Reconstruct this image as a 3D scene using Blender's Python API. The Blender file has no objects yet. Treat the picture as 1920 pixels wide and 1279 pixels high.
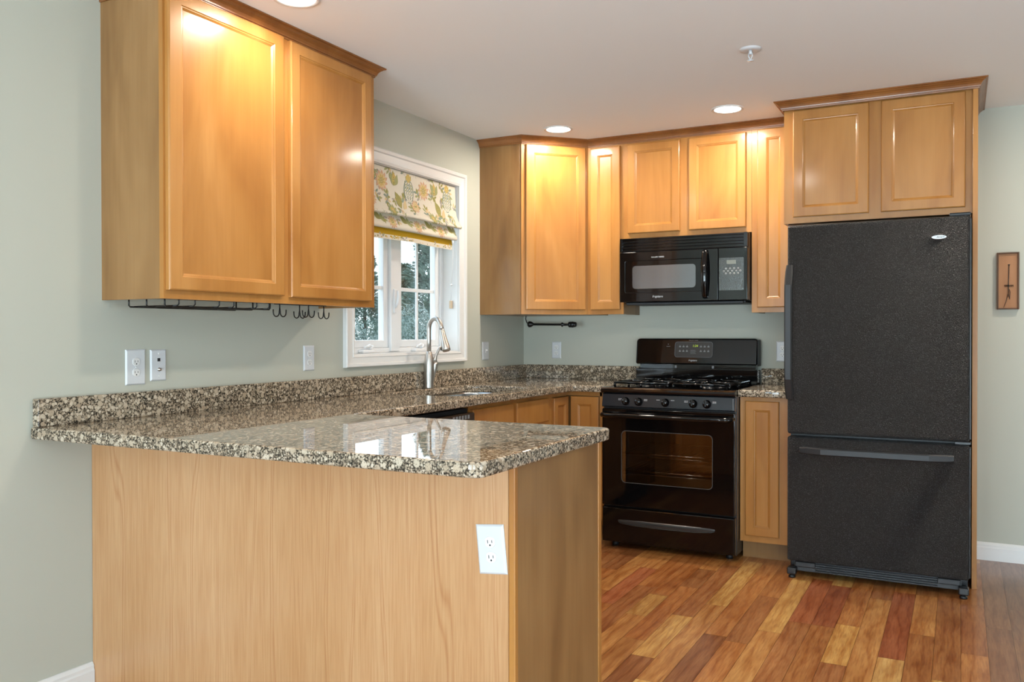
import bpy, bmesh, math, random
from mathutils import Vector, Matrix
PI = math.pi
R = math.radians
sc = bpy.context.scene
COL = sc.collection

# ------------------------------------------------------------------ camera
H = 2.413                       # ceiling height
cam = bpy.data.objects.new('camera', bpy.data.cameras.new('camera'))
COL.objects.link(cam)
sc.camera = cam
cam.data.sensor_width = 36
cam.data.lens = 1601.3 / 1920 * 36
cam.data.clip_start = 0.05
cam.data.clip_end = 300
cam.location = (2.6489, -5.2237, 1.2135)
def aim():
    yw, p, r = R(27.6738), R(-0.4767), R(-0.0802)
    F = Vector((-math.sin(yw) * math.cos(p), math.cos(yw) * math.cos(p), math.sin(p)))
    Rt = Vector((math.cos(yw), math.sin(yw), 0))
    U = Rt.cross(F)
    R2 = Rt * math.cos(r) + U * math.sin(r)
    U2 = -Rt * math.sin(r) + U * math.cos(r)
    return Matrix((R2, U2, -F)).transposed().to_quaternion()
cam.rotation_mode = 'QUATERNION'
cam.rotation_quaternion = aim()

# ------------------------------------------------------------------ sky, lights, exposure
vs = sc.view_settings
vs.view_transform = 'Standard'
vs.look = 'None'
vs.gamma = 1
vs.use_curve_mapping = False
vs.exposure = 0.17
sc.cycles.use_denoising = True
sc.cycles.max_bounces = 8
sc.cycles.diffuse_bounces = 5
sc.cycles.glossy_bounces = 4
sc.cycles.transparent_max_bounces = 16
sc.cycles.sample_clamp_indirect = 6.0
sc.cycles.blur_glossy = 0.5

world = bpy.data.worlds.new('overcast_sky')
sc.world = world
world.use_nodes = True
wn = world.node_tree.nodes
wl = world.node_tree.links
wn.clear()
wo = wn.new('ShaderNodeOutputWorld')
wb = wn.new('ShaderNodeBackground')
wg = wn.new('ShaderNodeTexCoord')
wsx = wn.new('ShaderNodeSeparateXYZ')
wr = wn.new('ShaderNodeValToRGB')
wl.new(wg.outputs['Generated'], wsx.inputs[0])
wl.new(wsx.outputs['Z'], wr.inputs[0])
wr.color_ramp.elements[0].position = 0.0
wr.color_ramp.elements[0].color = (0.78, 0.86, 0.93, 1)
wr.color_ramp.elements[1].position = 0.6
wr.color_ramp.elements[1].color = (0.60, 0.76, 0.98, 1)
wl.new(wr.outputs[0], wb.inputs[0])
wb.inputs[1].default_value = 3.6
wl.new(wb.outputs[0], wo.inputs[0])

WARM = (1.0, 0.89, 0.75)
COOL = (0.72, 0.87, 1.0)
LIGHT_W = 11.5                  # each recessed lamp
DAY_W = 250.0                   # daylight plus ceiling fill at each big window behind the camera

def area_light(name, loc, rot, sx, sy, energy, color, shape='RECTANGLE', spread=PI, parent=None):
    l = bpy.data.lights.new(name, 'AREA')
    l.shape = shape
    l.size = sx
    l.size_y = sy
    l.energy = energy
    l.color = color
    l.spread = spread
    o = bpy.data.objects.new(name, l)
    COL.objects.link(o)
    o.location = loc
    o.rotation_euler = rot
    if parent:
        o.parent = parent
    return o

# overcast daylight entering by the windows behind the camera and by the sink window
# (tilted up as added fill that brightens the ceiling)
area_light('daylight', (1.35, -8.55, 0.95), (R(138), 0, 0), 1.9, 1.9, DAY_W, COOL)
area_light('daylight', (4.15, -8.55, 0.95), (R(138), 0, 0), 1.9, 1.9, DAY_W, COOL)
area_light('daylight', (6.15, -4.2, 0.95), (R(138), 0, R(90)), 1.8, 1.8, DAY_W * 0.2, COOL)



# ------------------------------------------------------------------ helpers
def lin(c):
    def f(v):
        v = v / 255.0
        return v / 12.92 if v <= 0.04045 else ((v + 0.055) / 1.055) ** 2.4
    return (f(c[0]), f(c[1]), f(c[2]), 1.0)

def mat(name, col=(200, 200, 200), rough=0.5, metal=0.0, spec=0.5, coat=0.0, emit=None, estr=1.0, trans=0.0, coat_rough=0.05, ior=None):
    m = bpy.data.materials.new(name)
    m.use_nodes = True
    b = m.node_tree.nodes['Principled BSDF']
    b.inputs['Base Color'].default_value = lin(col)
    b.inputs['Roughness'].default_value = rough
    b.inputs['Metallic'].default_value = metal
    b.inputs['Specular IOR Level'].default_value = spec
    b.inputs['Coat Weight'].default_value = coat
    b.inputs['Coat Roughness'].default_value = coat_rough
    b.inputs['Transmission Weight'].default_value = trans
    if ior:
        b.inputs['IOR'].default_value = ior
    if emit:
        b.inputs['Emission Color'].default_value = lin(emit)
        b.inputs['Emission Strength'].default_value = estr
    return m

class NT:
    def __init__(s, m):
        s.t = m.node_tree
        s.b = s.t.nodes['Principled BSDF']
    def n(s, kind, **kw):
        nd = s.t.nodes.new(kind)
        for k, v in kw.items():
            setattr(nd, k, v)
        return nd
    def l(s, a, b):
        s.t.links.new(a, b)
    def coords(s, scale, which='Object', rot=(0, 0, 0), rand=False):
        tc = s.n('ShaderNodeTexCoord')
        mp = s.n('ShaderNodeMapping')
        mp.inputs['Scale'].default_value = scale
        mp.inputs['Rotation'].default_value = rot
        if rand:
            oi = s.n('ShaderNodeObjectInfo')
            mu = s.n('ShaderNodeMath', operation='MULTIPLY')
            mu.inputs[1].default_value = 37.0
            ad = s.n('ShaderNodeVectorMath', operation='ADD')
            s.l(oi.outputs['Random'], mu.inputs[0])
            s.l(tc.outputs[which], ad.inputs[0])
            s.l(mu.outputs[0], ad.inputs[1])
            s.l(ad.outputs[0], mp.inputs[0])
        else:
            s.l(tc.outputs[which], mp.inputs[0])
        return mp.outputs[0]
    def noise(s, vec, scale, detail=3, rough=0.5, dist=0.0):
        nd = s.n('ShaderNodeTexNoise')
        nd.inputs['Scale'].default_value = scale
        nd.inputs['Detail'].default_value = detail
        nd.inputs['Roughness'].default_value = rough
        nd.inputs['Distortion'].default_value = dist
        s.l(vec, nd.inputs['Vector'])
        return nd.outputs['Fac']
    def voro(s, vec, scale, feature='F1', rnd=1.0, out='Distance', smooth=None):
        nd = s.n('ShaderNodeTexVoronoi', feature=feature)
        nd.inputs['Scale'].default_value = scale
        nd.inputs['Randomness'].default_value = rnd
        s.l(vec, nd.inputs['Vector'])
        return nd.outputs[out]
    def ramp(s, fac, stops, interp='LINEAR'):
        nd = s.n('ShaderNodeValToRGB')
        nd.color_ramp.interpolation = interp
        e = nd.color_ramp.elements
        while len(e) < len(stops):
            e.new(0.5)
        for i, (p, c) in enumerate(stops):
            e[i].position = p
            e[i].color = lin(c) if len(c) == 3 else c
        s.l(fac, nd.inputs[0])
        return nd.outputs[0]
    def mix(s, fac, a, b, mode='MIX'):
        nd = s.n('ShaderNodeMix', data_type='RGBA', blend_type=mode)
        for sock, v in ((nd.inputs['Factor'], fac), (nd.inputs['A'], a), (nd.inputs['B'], b)):
            if isinstance(v, (int, float)):
                sock.default_value = v
            elif isinstance(v, tuple):
                sock.default_value = lin(v) if len(v) == 3 else v
            else:
                s.l(v, sock)
        return nd.outputs['Result']
    def math(s, op, a, b=0.0, c=0.0):
        nd = s.n('ShaderNodeMath', operation=op)
        for i, v in enumerate((a, b, c)):
            if isinstance(v, (int, float)):
                nd.inputs[i].default_value = v
            else:
                s.l(v, nd.inputs[i])
        return nd.outputs[0]
    def bump(s, fac, strength, dist=0.01):
        nd = s.n('ShaderNodeBump')
        nd.inputs['Strength'].default_value = strength
        nd.inputs['Distance'].default_value = dist
        s.l(fac, nd.inputs['Height'])
        s.l(nd.outputs[0], s.b.inputs['Normal'])
    def color(s, c):
        s.l(c, s.b.inputs['Base Color'])

# ------------------------------------------------------------------ materials
def wood(name, light, mid, dark, rough=0.34, grain=1.0, coat=0.28, streak=26.0):
    m = mat(name, mid, rough, spec=0.35, coat=coat, coat_rough=0.13)
    t = NT(m)
    v1 = t.coords((3.2, 3.2, 0.8), rand=True)
    v2 = t.coords((streak, streak, 0.9), rand=True)
    a = t.noise(v1, 1.6, 3, 0.55, 0.6)
    b = t.noise(v2, 2.2, 4, 0.6, 0.3)
    base = t.ramp(a, [(0.3, dark), (0.5, mid), (0.72, light)])
    fine = t.ramp(b, [(0.3, (214, 200, 184)), (0.6, (255, 255, 255))])
    t.color(t.mix(0.20 * grain, base, t.mix(1.0, base, fine, 'MULTIPLY')))
    t.bump(b, 0.03 * grain, 0.002)
    return m

M = {}
M['maple'] = wood('honey_maple', (184, 131, 71), (172, 118, 58), (156, 102, 46))
M['maple_crown_shaded'] = wood('maple_crown_shaded', (148, 96, 50), (136, 86, 44), (120, 74, 38), grain=1.0)  # darker than the doors: shade under the ceiling put into the colour
M['veneer'] = wood('maple_veneer', (158, 121, 78), (143, 106, 65), (125, 90, 53), rough=0.38, grain=1.1, coat=0.2)
M['veneer_in'] = wood('maple_interior', (214, 186, 150), (204, 174, 136), (190, 160, 122), rough=0.5, coat=0.0)

# long cathedral-grain veneer for the peninsula
def cathedral(name, base, line, dark):
    m = mat(name, base, 0.34, coat=0.3, coat_rough=0.16)
    t = NT(m)
    v = t.coords((1, 1, 0.12))
    w = t.n('ShaderNodeTexWave', wave_type='BANDS', bands_direction='X')
    w.inputs['Scale'].default_value = 2.6
    w.inputs['Distortion'].default_value = 12.0
    w.inputs['Detail'].default_value = 2.5
    w.inputs['Detail Scale'].default_value = 1.3
    t.l(v, w.inputs['Vector'])
    lines = t.ramp(w.outputs['Fac'], [(0.0, (255, 255, 255)), (0.02, (222, 192, 166)), (0.05, (255, 255, 255)), (1.0, (246, 238, 230))])
    big = t.ramp(t.noise(t.coords((2.0, 2.0, 0.5)), 1.4, 2), [(0.35, dark), (0.65, base)])
    fine = t.ramp(t.noise(t.coords((90, 90, 3.0)), 2.0, 3), [(0.35, (226, 208, 190)), (0.6, (255, 255, 255))])
    c = t.mix(0.55, big, t.mix(1.0, big, lines, 'MULTIPLY'))
    c = t.mix(0.5, c, t.mix(1.0, c, fine, 'MULTIPLY'))
    t.color(c)
    return m
M['peninsula'] = cathedral('peninsula_veneer', (196, 154, 112), (150, 110, 70), (186, 142, 98))

def granite():
    m = mat('brown_granite', (120, 105, 90), 0.015, spec=0.28)
    t = NT(m)
    v = t.coords((1, 1, 1))
    warp = t.n('ShaderNodeTexNoise')
    warp.inputs['Scale'].default_value = 55
    warp.inputs['Detail'].default_value = 3
    t.l(v, warp.inputs['Vector'])
    mv = t.n('ShaderNodeVectorMath', operation='MULTIPLY_ADD')
    t.l(warp.outputs['Color'], mv.inputs[0])
    mv.inputs[1].default_value = (0.008, 0.008, 0.008)
    t.l(v, mv.inputs[2])
    vv = mv.outputs[0]
    # dark groundmass of biotite and hornblende
    ground = t.ramp(t.noise(vv, 190, 3, 0.6), [(0.36, (26, 26, 24)), (0.47, (72, 64, 54)), (0.57, (132, 118, 100)), (0.69, (176, 161, 140))])
    # round feldspar ovoids of two sizes, some cells left empty
    def ovoids(scale, r0, r1, keep):
        d = t.voro(vv, scale)
        c = t.n('ShaderNodeSeparateColor')
        t.l(t.voro(vv, scale, out='Color'), c.inputs[0])
        msk = t.ramp(d, [(r0, (255, 255, 255)), (r1, (0, 0, 0))])
        k = t.ramp(c.outputs[1], [(keep, (0, 0, 0)), (keep + 0.04, (255, 255, 255))])
        tone = t.ramp(c.outputs[0], [(0.0, (158, 140, 118)), (0.4, (182, 165, 143)), (0.75, (200, 186, 166)), (1.0, (172, 158, 138))])
        return t.mix(1.0, msk, k, 'MULTIPLY'), tone
    m1, c1 = ovoids(40, 0.36, 0.43, 0.52)
    m2, c2 = ovoids(76, 0.36, 0.46, 0.30)
    m3, c3 = ovoids(150, 0.34, 0.50, 0.30)
    a = t.mix(m3, ground, c3)
    a = t.mix(m2, a, c2)
    a = t.mix(m1, a, c1)
    sp = t.ramp(t.noise(v, 300, 2, 0.6), [(0.57, (0, 0, 0)), (0.62, (255, 255, 255))])
    a = t.mix(t.mix(1.0, sp, (190, 190, 190), 'MULTIPLY'), a, (52, 44, 36))
    t.color(a)
    return m
M['granite'] = granite()

def paint(name, c, rough=0.75, bump=0.06):
    m = mat(name, c, rough, spec=0.3)
    t = NT(m)
    t.bump(t.noise(t.coords((1, 1, 1)), 260, 2), bump, 0.001)
    return m
M['wall'] = paint('sage_wall_paint', (181, 182, 170))
M['ceil'] = paint('white_ceiling_paint', (240, 242, 243), 0.9)
M['trim'] = mat('white_gloss_trim', (220, 219, 217), 0.3)
M['vinyl'] = mat('white_vinyl', (222, 224, 226), 0.35)
M['plate'] = mat('white_plastic', (204, 206, 209), 0.3)
M['slot'] = mat('dark_slot', (30, 30, 32), 0.6)
M['black_gloss'] = mat('black_enamel', (8, 8, 9), 0.06, spec=0.45)
M['black_satin'] = mat('black_satin', (22, 23, 25), 0.32)
M['black_matte'] = mat('black_matte', (30, 31, 33), 0.5)
M['black_wire'] = mat('black_wire', (14, 14, 15), 0.35)
M['steel'] = mat('brushed_nickel', (190, 186, 180), 0.36, metal=1.0)
M['sink'] = mat('stainless_sink', (205, 208, 210), 0.25, metal=1.0)
M['chrome'] = mat('chrome', (220, 220, 222), 0.1, metal=1.0)
M['white_ink'] = mat('white_ink', (190, 192, 195), 0.5)
M['grey_ink'] = mat('grey_ink', (120, 124, 128), 0.5)
M['green_led'] = mat('green_led', (150, 170, 30), 0.5, emit=(160, 190, 40), estr=0.7)
M['lens'] = mat('lit_lens', (255, 250, 240), 0.4, emit=(255, 250, 240), estr=9.0)
M['toe'] = wood('toe_kick_maple', (150, 112, 68), (136, 100, 58), (118, 84, 48), rough=0.45, coat=0.0)

def fridge_skin():
    m = mat('textured_black_door', (27, 28, 30), 0.33, spec=0.55)
    t = NT(m)
    v = t.coords((1, 1, 1))
    a = t.noise(v, 290, 3, 0.65)
    t.bump(a, 1.0, 0.010)
    t.color(t.ramp(a, [(0.42, (9, 10, 11)), (0.56, (26, 27, 29)), (0.68, (78, 80, 82))]))  # pale speckles: light caught by the texture's peaks, put into the colour
    return m
M['fridge'] = fridge_skin()

def sheet_glass(name, tint, f0, rough):
    """clear sheet: straight-through light plus Schlick mirror reflection, the same from both faces"""
    m = bpy.data.materials.new(name)
    m.use_nodes = True
    t = m.node_tree
    t.nodes.clear()
    o = t.nodes.new('ShaderNodeOutputMaterial')
    tr = t.nodes.new('ShaderNodeBsdfTransparent')
    tr.inputs[0].default_value = tint
    gl = t.nodes.new('ShaderNodeBsdfGlossy')
    gl.inputs['Roughness'].default_value = rough
    lw = t.nodes.new('ShaderNodeLayerWeight')
    lw.inputs[0].default_value = 0.5
    pw = t.nodes.new('ShaderNodeMath')
    pw.operation = 'POWER'
    pw.inputs[1].default_value = 5.0
    ma = t.nodes.new('ShaderNodeMath')
    ma.operation = 'MULTIPLY_ADD'
    ma.inputs[1].default_value = 1 - f0
    ma.inputs[2].default_value = f0
    mx = t.nodes.new('ShaderNodeMixShader')
    t.links.new(lw.outputs['Facing'], pw.inputs[0])
    t.links.new(pw.outputs[0], ma.inputs[0])
    t.links.new(ma.outputs[0], mx.inputs[0])
    t.links.new(tr.outputs[0], mx.inputs[1])
    t.links.new(gl.outputs[0], mx.inputs[2])
    t.links.new(mx.outputs[0], o.inputs[0])
    return m
M['glass'] = sheet_glass('window_glass', (0.95, 0.98, 0.97, 1), 0.04, 0.02)
M['oven_glass'] = sheet_glass('oven_glass', (0.80, 0.75, 0.70, 1), 0.22, 0.03)
M['mw_screen'] = mat('perforated_screen', (120, 124, 128), 0.12, metal=0.75)
def film():
    m = mat('keypad_film', (22, 24, 27), 0.10, spec=0.9, coat=1.0)
    t = NT(m)
    t.bump(t.voro(t.coords((1, 1, 1)), 170), 0.18, 0.002)
    return m
M['film'] = film()
M['oven_in'] = mat('oven_enamel', (70, 52, 40), 0.45)

def floor_mat():
    m = mat('plank_floor', (180, 120, 70), 0.28, coat=0.25, coat_rough=0.14)
    t = NT(m)
    at = t.n('ShaderNodeAttribute', attribute_name='plank')
    of = t.n('ShaderNodeAttribute', attribute_name='shift')
    tc = t.n('ShaderNodeTexCoord')
    ad = t.n('ShaderNodeVectorMath', operation='ADD')
    t.l(tc.outputs['Object'], ad.inputs[0])
    t.l(of.outputs['Vector'], ad.inputs[1])
    def mp(scale):
        n = t.n('ShaderNodeMapping')
        n.inputs['Scale'].default_value = scale
        t.l(ad.outputs[0], n.inputs[0])
        return n.outputs[0]
    w = t.n('ShaderNodeTexWave', wave_type='BANDS', bands_direction='X')
    w.inputs['Scale'].default_value = 5
    w.inputs['Distortion'].default_value = 10
    w.inputs['Detail'].default_value = 3
    w.inputs['Detail Scale'].default_value = 1.2
    t.l(mp((1.3, 0.28, 1)), w.inputs['Vector'])
    g1 = t.ramp(w.outputs['Fac'], [(0.0, (222, 200, 180)), (0.22, (246, 238, 230)), (1.0, (255, 255, 255))])
    g2 = t.ramp(t.noise(mp((60, 5, 1)), 2.5, 4), [(0.33, (190, 150, 120)), (0.6, (255, 255, 255))])
    g3 = t.ramp(t.noise(mp((6, 2.2, 1)), 1.5, 3), [(0.3, (205, 180, 158)), (0.65, (255, 255, 255))])
    c = at.outputs['Color']
    c = t.mix(0.8, c, t.mix(1.0, c, g1, 'MULTIPLY'))
    c = t.mix(0.55, c, t.mix(1.0, c, g2, 'MULTIPLY'))
    c = t.mix(0.8, c, t.mix(1.0, c, g3, 'MULTIPLY'))
    t.color(c)
    t.bump(w.outputs['Fac'], 0.02, 0.001)
    return m
M['floor'] = floor_mat()

# ------------------------------------------------------------------ mesh builders
class B:
    def __init__(s):
        s.bm = bmesh.new()
    def merge(s, other, mtx=None):
        if mtx is not None:
            other.transform(mtx)
        me = bpy.data.meshes.new('tmp')
        other.to_mesh(me)
        s.bm.from_mesh(me)
        bpy.data.meshes.remove(me)
        other.free()
        return s
    def box(s, x0, x1, y0, y1, z0, z1, bev=0.0, seg=2, mi=0):
        b = bmesh.new()
        bmesh.ops.create_cube(b, size=1)
        for v in b.verts:
            v.co = Vector(((x0 + x1) / 2 + v.co.x * (x1 - x0), (y0 + y1) / 2 + v.co.y * (y1 - y0), (z0 + z1) / 2 + v.co.z * (z1 - z0)))
        if bev > 0:
            bmesh.ops.bevel(b, geom=b.edges[:], offset=bev, segments=seg, profile=0.5, affect='EDGES')
        for f in b.faces:
            f.material_index = mi
        return s.merge(b)
    def tube(s, pts, r, seg=10, cap=True, mi=0, sx=1.0):
        """round bar along pts; r a number or a list"""
        pts = [Vector(p) for p in pts]
        rr = r if isinstance(r, (list, tuple)) else [r] * len(pts)
        b = bmesh.new()
        rings = []
        up = None
        for i, p in enumerate(pts):
            d = (pts[min(i + 1, len(pts) - 1)] - pts[max(i - 1, 0)]).normalized()
            if up is None:
                up = Vector((0, 0, 1)) if abs(d.z) < 0.9 else Vector((1, 0, 0))
            a = d.cross(up).normalized()
            up = a.cross(d).normalized()
            rings.append([b.verts.new(p + (a * math.cos(2 * PI * k / seg) * sx + up * math.sin(2 * PI * k / seg)) * rr[i]) for k in range(seg)])
        for i in range(len(rings) - 1):
            for k in range(seg):
                f = b.faces.new((rings[i][k], rings[i][(k + 1) % seg], rings[i + 1][(k + 1) % seg], rings[i + 1][k]))
                f.smooth = True
        if cap:
            b.faces.new(rings[0][::-1])
            b.faces.new(rings[-1])
        bmesh.ops.recalc_face_normals(b, faces=b.faces[:])
        for f in b.faces:
            f.material_index = mi
        return s.merge(b)
    def lathe(s, prof, c=(0, 0, 0), axis='Z', seg=28, mi=0, smooth=True):
        """prof: (radius, height) pairs turned about the axis through c"""
        b = bmesh.new()
        rings = []
        for (r, h) in prof:
            ring = []
            if r < 1e-6:
                ring = [b.verts.new((0, 0, h))]
            else:
                ring = [b.verts.new((r * math.cos(2 * PI * k / seg), r * math.sin(2 * PI * k / seg), h)) for k in range(seg)]
            rings.append(ring)
        for i in range(len(rings) - 1):
            A, C = rings[i], rings[i + 1]
            for k in range(seg):
                k2 = (k + 1) % seg
                if len(A) == 1 and len(C) == 1:
                    continue
                if len(A) == 1:
                    f = b.faces.new((A[0], C[k], C[k2]))
                elif len(C) == 1:
                    f = b.faces.new((A[k], A[k2], C[0]))
                else:
                    f = b.faces.new((A[k], A[k2], C[k2], C[k]))
                f.smooth = smooth
        for f in b.faces:
            f.material_index = mi
        bmesh.ops.recalc_face_normals(b, faces=b.faces[:])
        if axis == 'Y-':
            b.transform(Matrix.Rotation(R(90), 4, 'X'))
        elif axis == 'X':
            b.transform(Matrix.Rotation(R(90), 4, 'Y'))
        elif axis == 'Z-':
            b.transform(Matrix.Rotation(R(180), 4, 'X'))
        return s.merge(b, Matrix.Translation(c))
    def rings(s, w, h, prof, cap_back=True, cap_front=False, x0=0, z0=0, mi=0):
        """nested rectangles (inset, y) in the XZ plane, lofted"""
        b = bmesh.new()
        R_ = []
        for (i, y) in prof:
            R_.append([b.verts.new(p) for p in ((x0 + i, y, z0 + i), (x0 + w - i, y, z0 + i), (x0 + w - i, y, z0 + h - i), (x0 + i, y, z0 + h - i))])
        for a, c in zip(R_, R_[1:]):
            for k in range(4):
                b.faces.new((a[k], a[(k + 1) % 4], c[(k + 1) % 4], c[k]))
        if cap_back:
            b.faces.new(R_[0])
        if cap_front:
            b.faces.new(R_[-1])
        bmesh.ops.recalc_face_normals(b, faces=b.faces[:])
        for f in b.faces:
            f.material_index = mi
        return s.merge(b)
    def prism(s, poly, z0, z1, mi=0, bev=0.0):
        b = bmesh.new()
        lo = [b.verts.new((x, y, z0)) for x, y in poly]
        hi = [b.verts.new((x, y, z1)) for x, y in poly]
        n = len(poly)
        b.faces.new(lo)
        b.faces.new(hi)
        for k in range(n):
            b.faces.new((lo[k], lo[(k + 1) % n], hi[(k + 1) % n], hi[k]))
        bmesh.ops.recalc_face_normals(b, faces=b.faces[:])
        if bev:
            bmesh.ops.bevel(b, geom=b.edges[:], offset=bev, segments=2, profile=0.5, affect='EDGES')
        for f in b.faces:
            f.material_index = mi
        return s.merge(b)
    def obj(s, name, m, parent=None, loc=None, rot=None):
        me = bpy.data.meshes.new(name)
        s.bm.to_mesh(me)
        s.bm.free()
        for x in (m if isinstance(m, (list, tuple)) else [m]):
            me.materials.append(M[x] if isinstance(x, str) else x)
        o = bpy.data.objects.new(name, me)
        COL.objects.link(o)
        if parent:
            o.parent = parent
        if loc:
            o.location = loc
        if rot:
            o.rotation_euler = rot
        return o

def from_curve(name, cu, m, parent=None, loc=(0, 0, 0), rot=(0, 0, 0)):
    """turn a filled curve or a text into one mesh object"""
    tmp = bpy.data.objects.new('tmp', cu)
    COL.objects.link(tmp)
    bpy.context.view_layer.update()
    me = bpy.data.meshes.new_from_object(tmp.evaluated_get(bpy.context.evaluated_depsgraph_get()))
    bpy.data.objects.remove(tmp)
    me.materials.clear()
    me.materials.append(M[m])
    me.name = name
    o = bpy.data.objects.new(name, me)
    COL.objects.link(o)
    o.parent = parent
    o.location = loc
    o.rotation_euler = rot
    return o

def plate(name, outlines, t, bev, m, parent=None, loc=(0, 0, 0), rot=(0, 0, 0)):
    """flat slab with outlines in its XY plane, thickness t centred on z=0; later outlines are holes"""
    cu = bpy.data.curves.new('tmp', 'CURVE')
    cu.dimensions = '2D'
    cu.fill_mode = 'BOTH'
    cu.extrude = max(t / 2 - bev, 0)
    cu.bevel_depth = bev
    cu.offset = -bev
    cu.bevel_resolution = 3
    for pts in outlines:
        sp = cu.splines.new('POLY')
        sp.points.add(len(pts) - 1)
        for i, (x, y) in enumerate(pts):
            sp.points[i].co = (x, y, 0, 1)
        sp.use_cyclic_u = True
    return from_curve(name, cu, m, parent, loc, rot)

def text(name, s, size, m, parent, loc, rot=(R(90), 0, 0), shear=0.0, ex=0.0003, align='CENTER'):
    cu = bpy.data.curves.new('tmp', 'FONT')
    cu.body = s
    cu.size = size
    cu.extrude = ex
    cu.shear = shear
    cu.align_x = align
    cu.align_y = 'CENTER'
    return from_curve(name, cu, m, parent, loc, rot)

def rrect(x0, x1, y0, y1, r, n=5):
    if not isinstance(r, (list, tuple)):
        r = [r] * 4
    out = []
    for (cx, cy, a0, q) in ((x1 - r[0], y0 + r[0], -90, r[0]), (x1 - r[1], y1 - r[1], 0, r[1]), (x0 + r[2], y1 - r[2], 90, r[2]), (x0 + r[3], y0 + r[3], 180, r[3])):
        for k in range(n + 1):
            a = R(a0 + 90 * k / n)
            out.append((cx + q * math.cos(a), cy + q * math.sin(a)))
    return out

def round_poly(poly, radii, n=6):
    out = []
    N = len(poly)
    for i, p in enumerate(poly):
        r = radii[i]
        if r <= 0:
            out.append(p)
            continue
        P, A, C = Vector(p), Vector(poly[i - 1]), Vector(poly[(i + 1) % N])
        u, w = (A - P).normalized(), (C - P).normalized()
        h = math.acos(max(-1, min(1, u.dot(w)))) / 2
        d = r / math.tan(h)
        cen = P + (u + w).normalized() * (r / math.sin(h))
        s, e = P + u * d, P + w * d
        a0 = math.atan2(*(s - cen).yx)
        a1 = math.atan2(*(e - cen).yx)
        da = (a1 - a0 + PI) % (2 * PI) - PI
        for k in range(n + 1):
            a = a0 + da * k / n
            out.append((cen.x + r * math.cos(a), cen.y + r * math.sin(a)))
    return out

def thing(name, label, cat, loc=(0, 0, 0), rz=0, group=None):
    o = bpy.data.objects.new(name, None)
    o.empty_display_size = 0.1
    COL.objects.link(o)
    o.location = loc
    o.rotation_euler = (0, 0, rz)
    o['label'] = label
    o['category'] = cat
    if group:
        o['group'] = group
    return o

def tag(o, label, cat, group=None, kind=None):
    o['label'] = label
    o['category'] = cat
    if group:
        o['group'] = group
    if kind:
        o['kind'] = kind
    return o

def struct(o, label=None, cat=None):
    o['kind'] = 'structure'
    if label:
        o['label'] = label
        o['category'] = cat
    return o

# ------------------------------------------------------------------ room shell
XR, YF = 5.6, -8.0
WT = 0.16
WY0, WY1, WZ0, WZ1 = -1.862, -0.868, 1.110, 2.092         # sink window opening

def wall_with_holes(name, axis, at, out, a0, a1, holes):
    """a wall slab in the plane axis=at, thickness towards out, with rectangular holes (a0,a1,z0,z1)"""
    b = B()
    lo, hi = sorted((at, at + out))
    def add(p0, p1, z0, z1):
        if p1 - p0 < 1e-4 or z1 - z0 < 1e-4:
            return
        if axis == 'x':
            b.box(lo, hi, p0, p1, z0, z1)
        else:
            b.box(p0, p1, lo, hi, z0, z1)
    cur = a0
    for (h0, h1, z0, z1) in sorted(holes):
        add(cur, h0, 0, H)
        add(h0, h1, 0, z0)
        add(h0, h1, z1, H)
        cur = h1
    add(cur, a1, 0, H)
    return struct(b.obj(name, 'wall'))

struct(wall_with_holes('wall_left', 'x', 0, -WT, YF - WT, WT, [(WY0, WY1, WZ0, WZ1)]), 'sage painted wall with the sink window and granite backsplash', 'wall')
struct(wall_with_holes('wall_back', 'y', 0, WT, 0, XR, []), 'sage painted wall behind the range and refrigerator', 'wall')
wall_with_holes('wall_front', 'y', YF, -WT, 0, XR, [(0.4, 2.3, 0.25, 2.2), (3.2, 5.1, 0.25, 2.2)])
wall_with_holes('wall_right', 'x', XR, WT, YF - WT, WT, [(-5.1, -3.3, 0.3, 2.15)])
cb = B()
cb.box(-WT, XR + WT, YF - WT, WT, H, H + 0.1)
struct(cb.obj('ceiling', 'ceil'), 'smooth white ceiling above the kitchen', 'ceiling')

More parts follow.
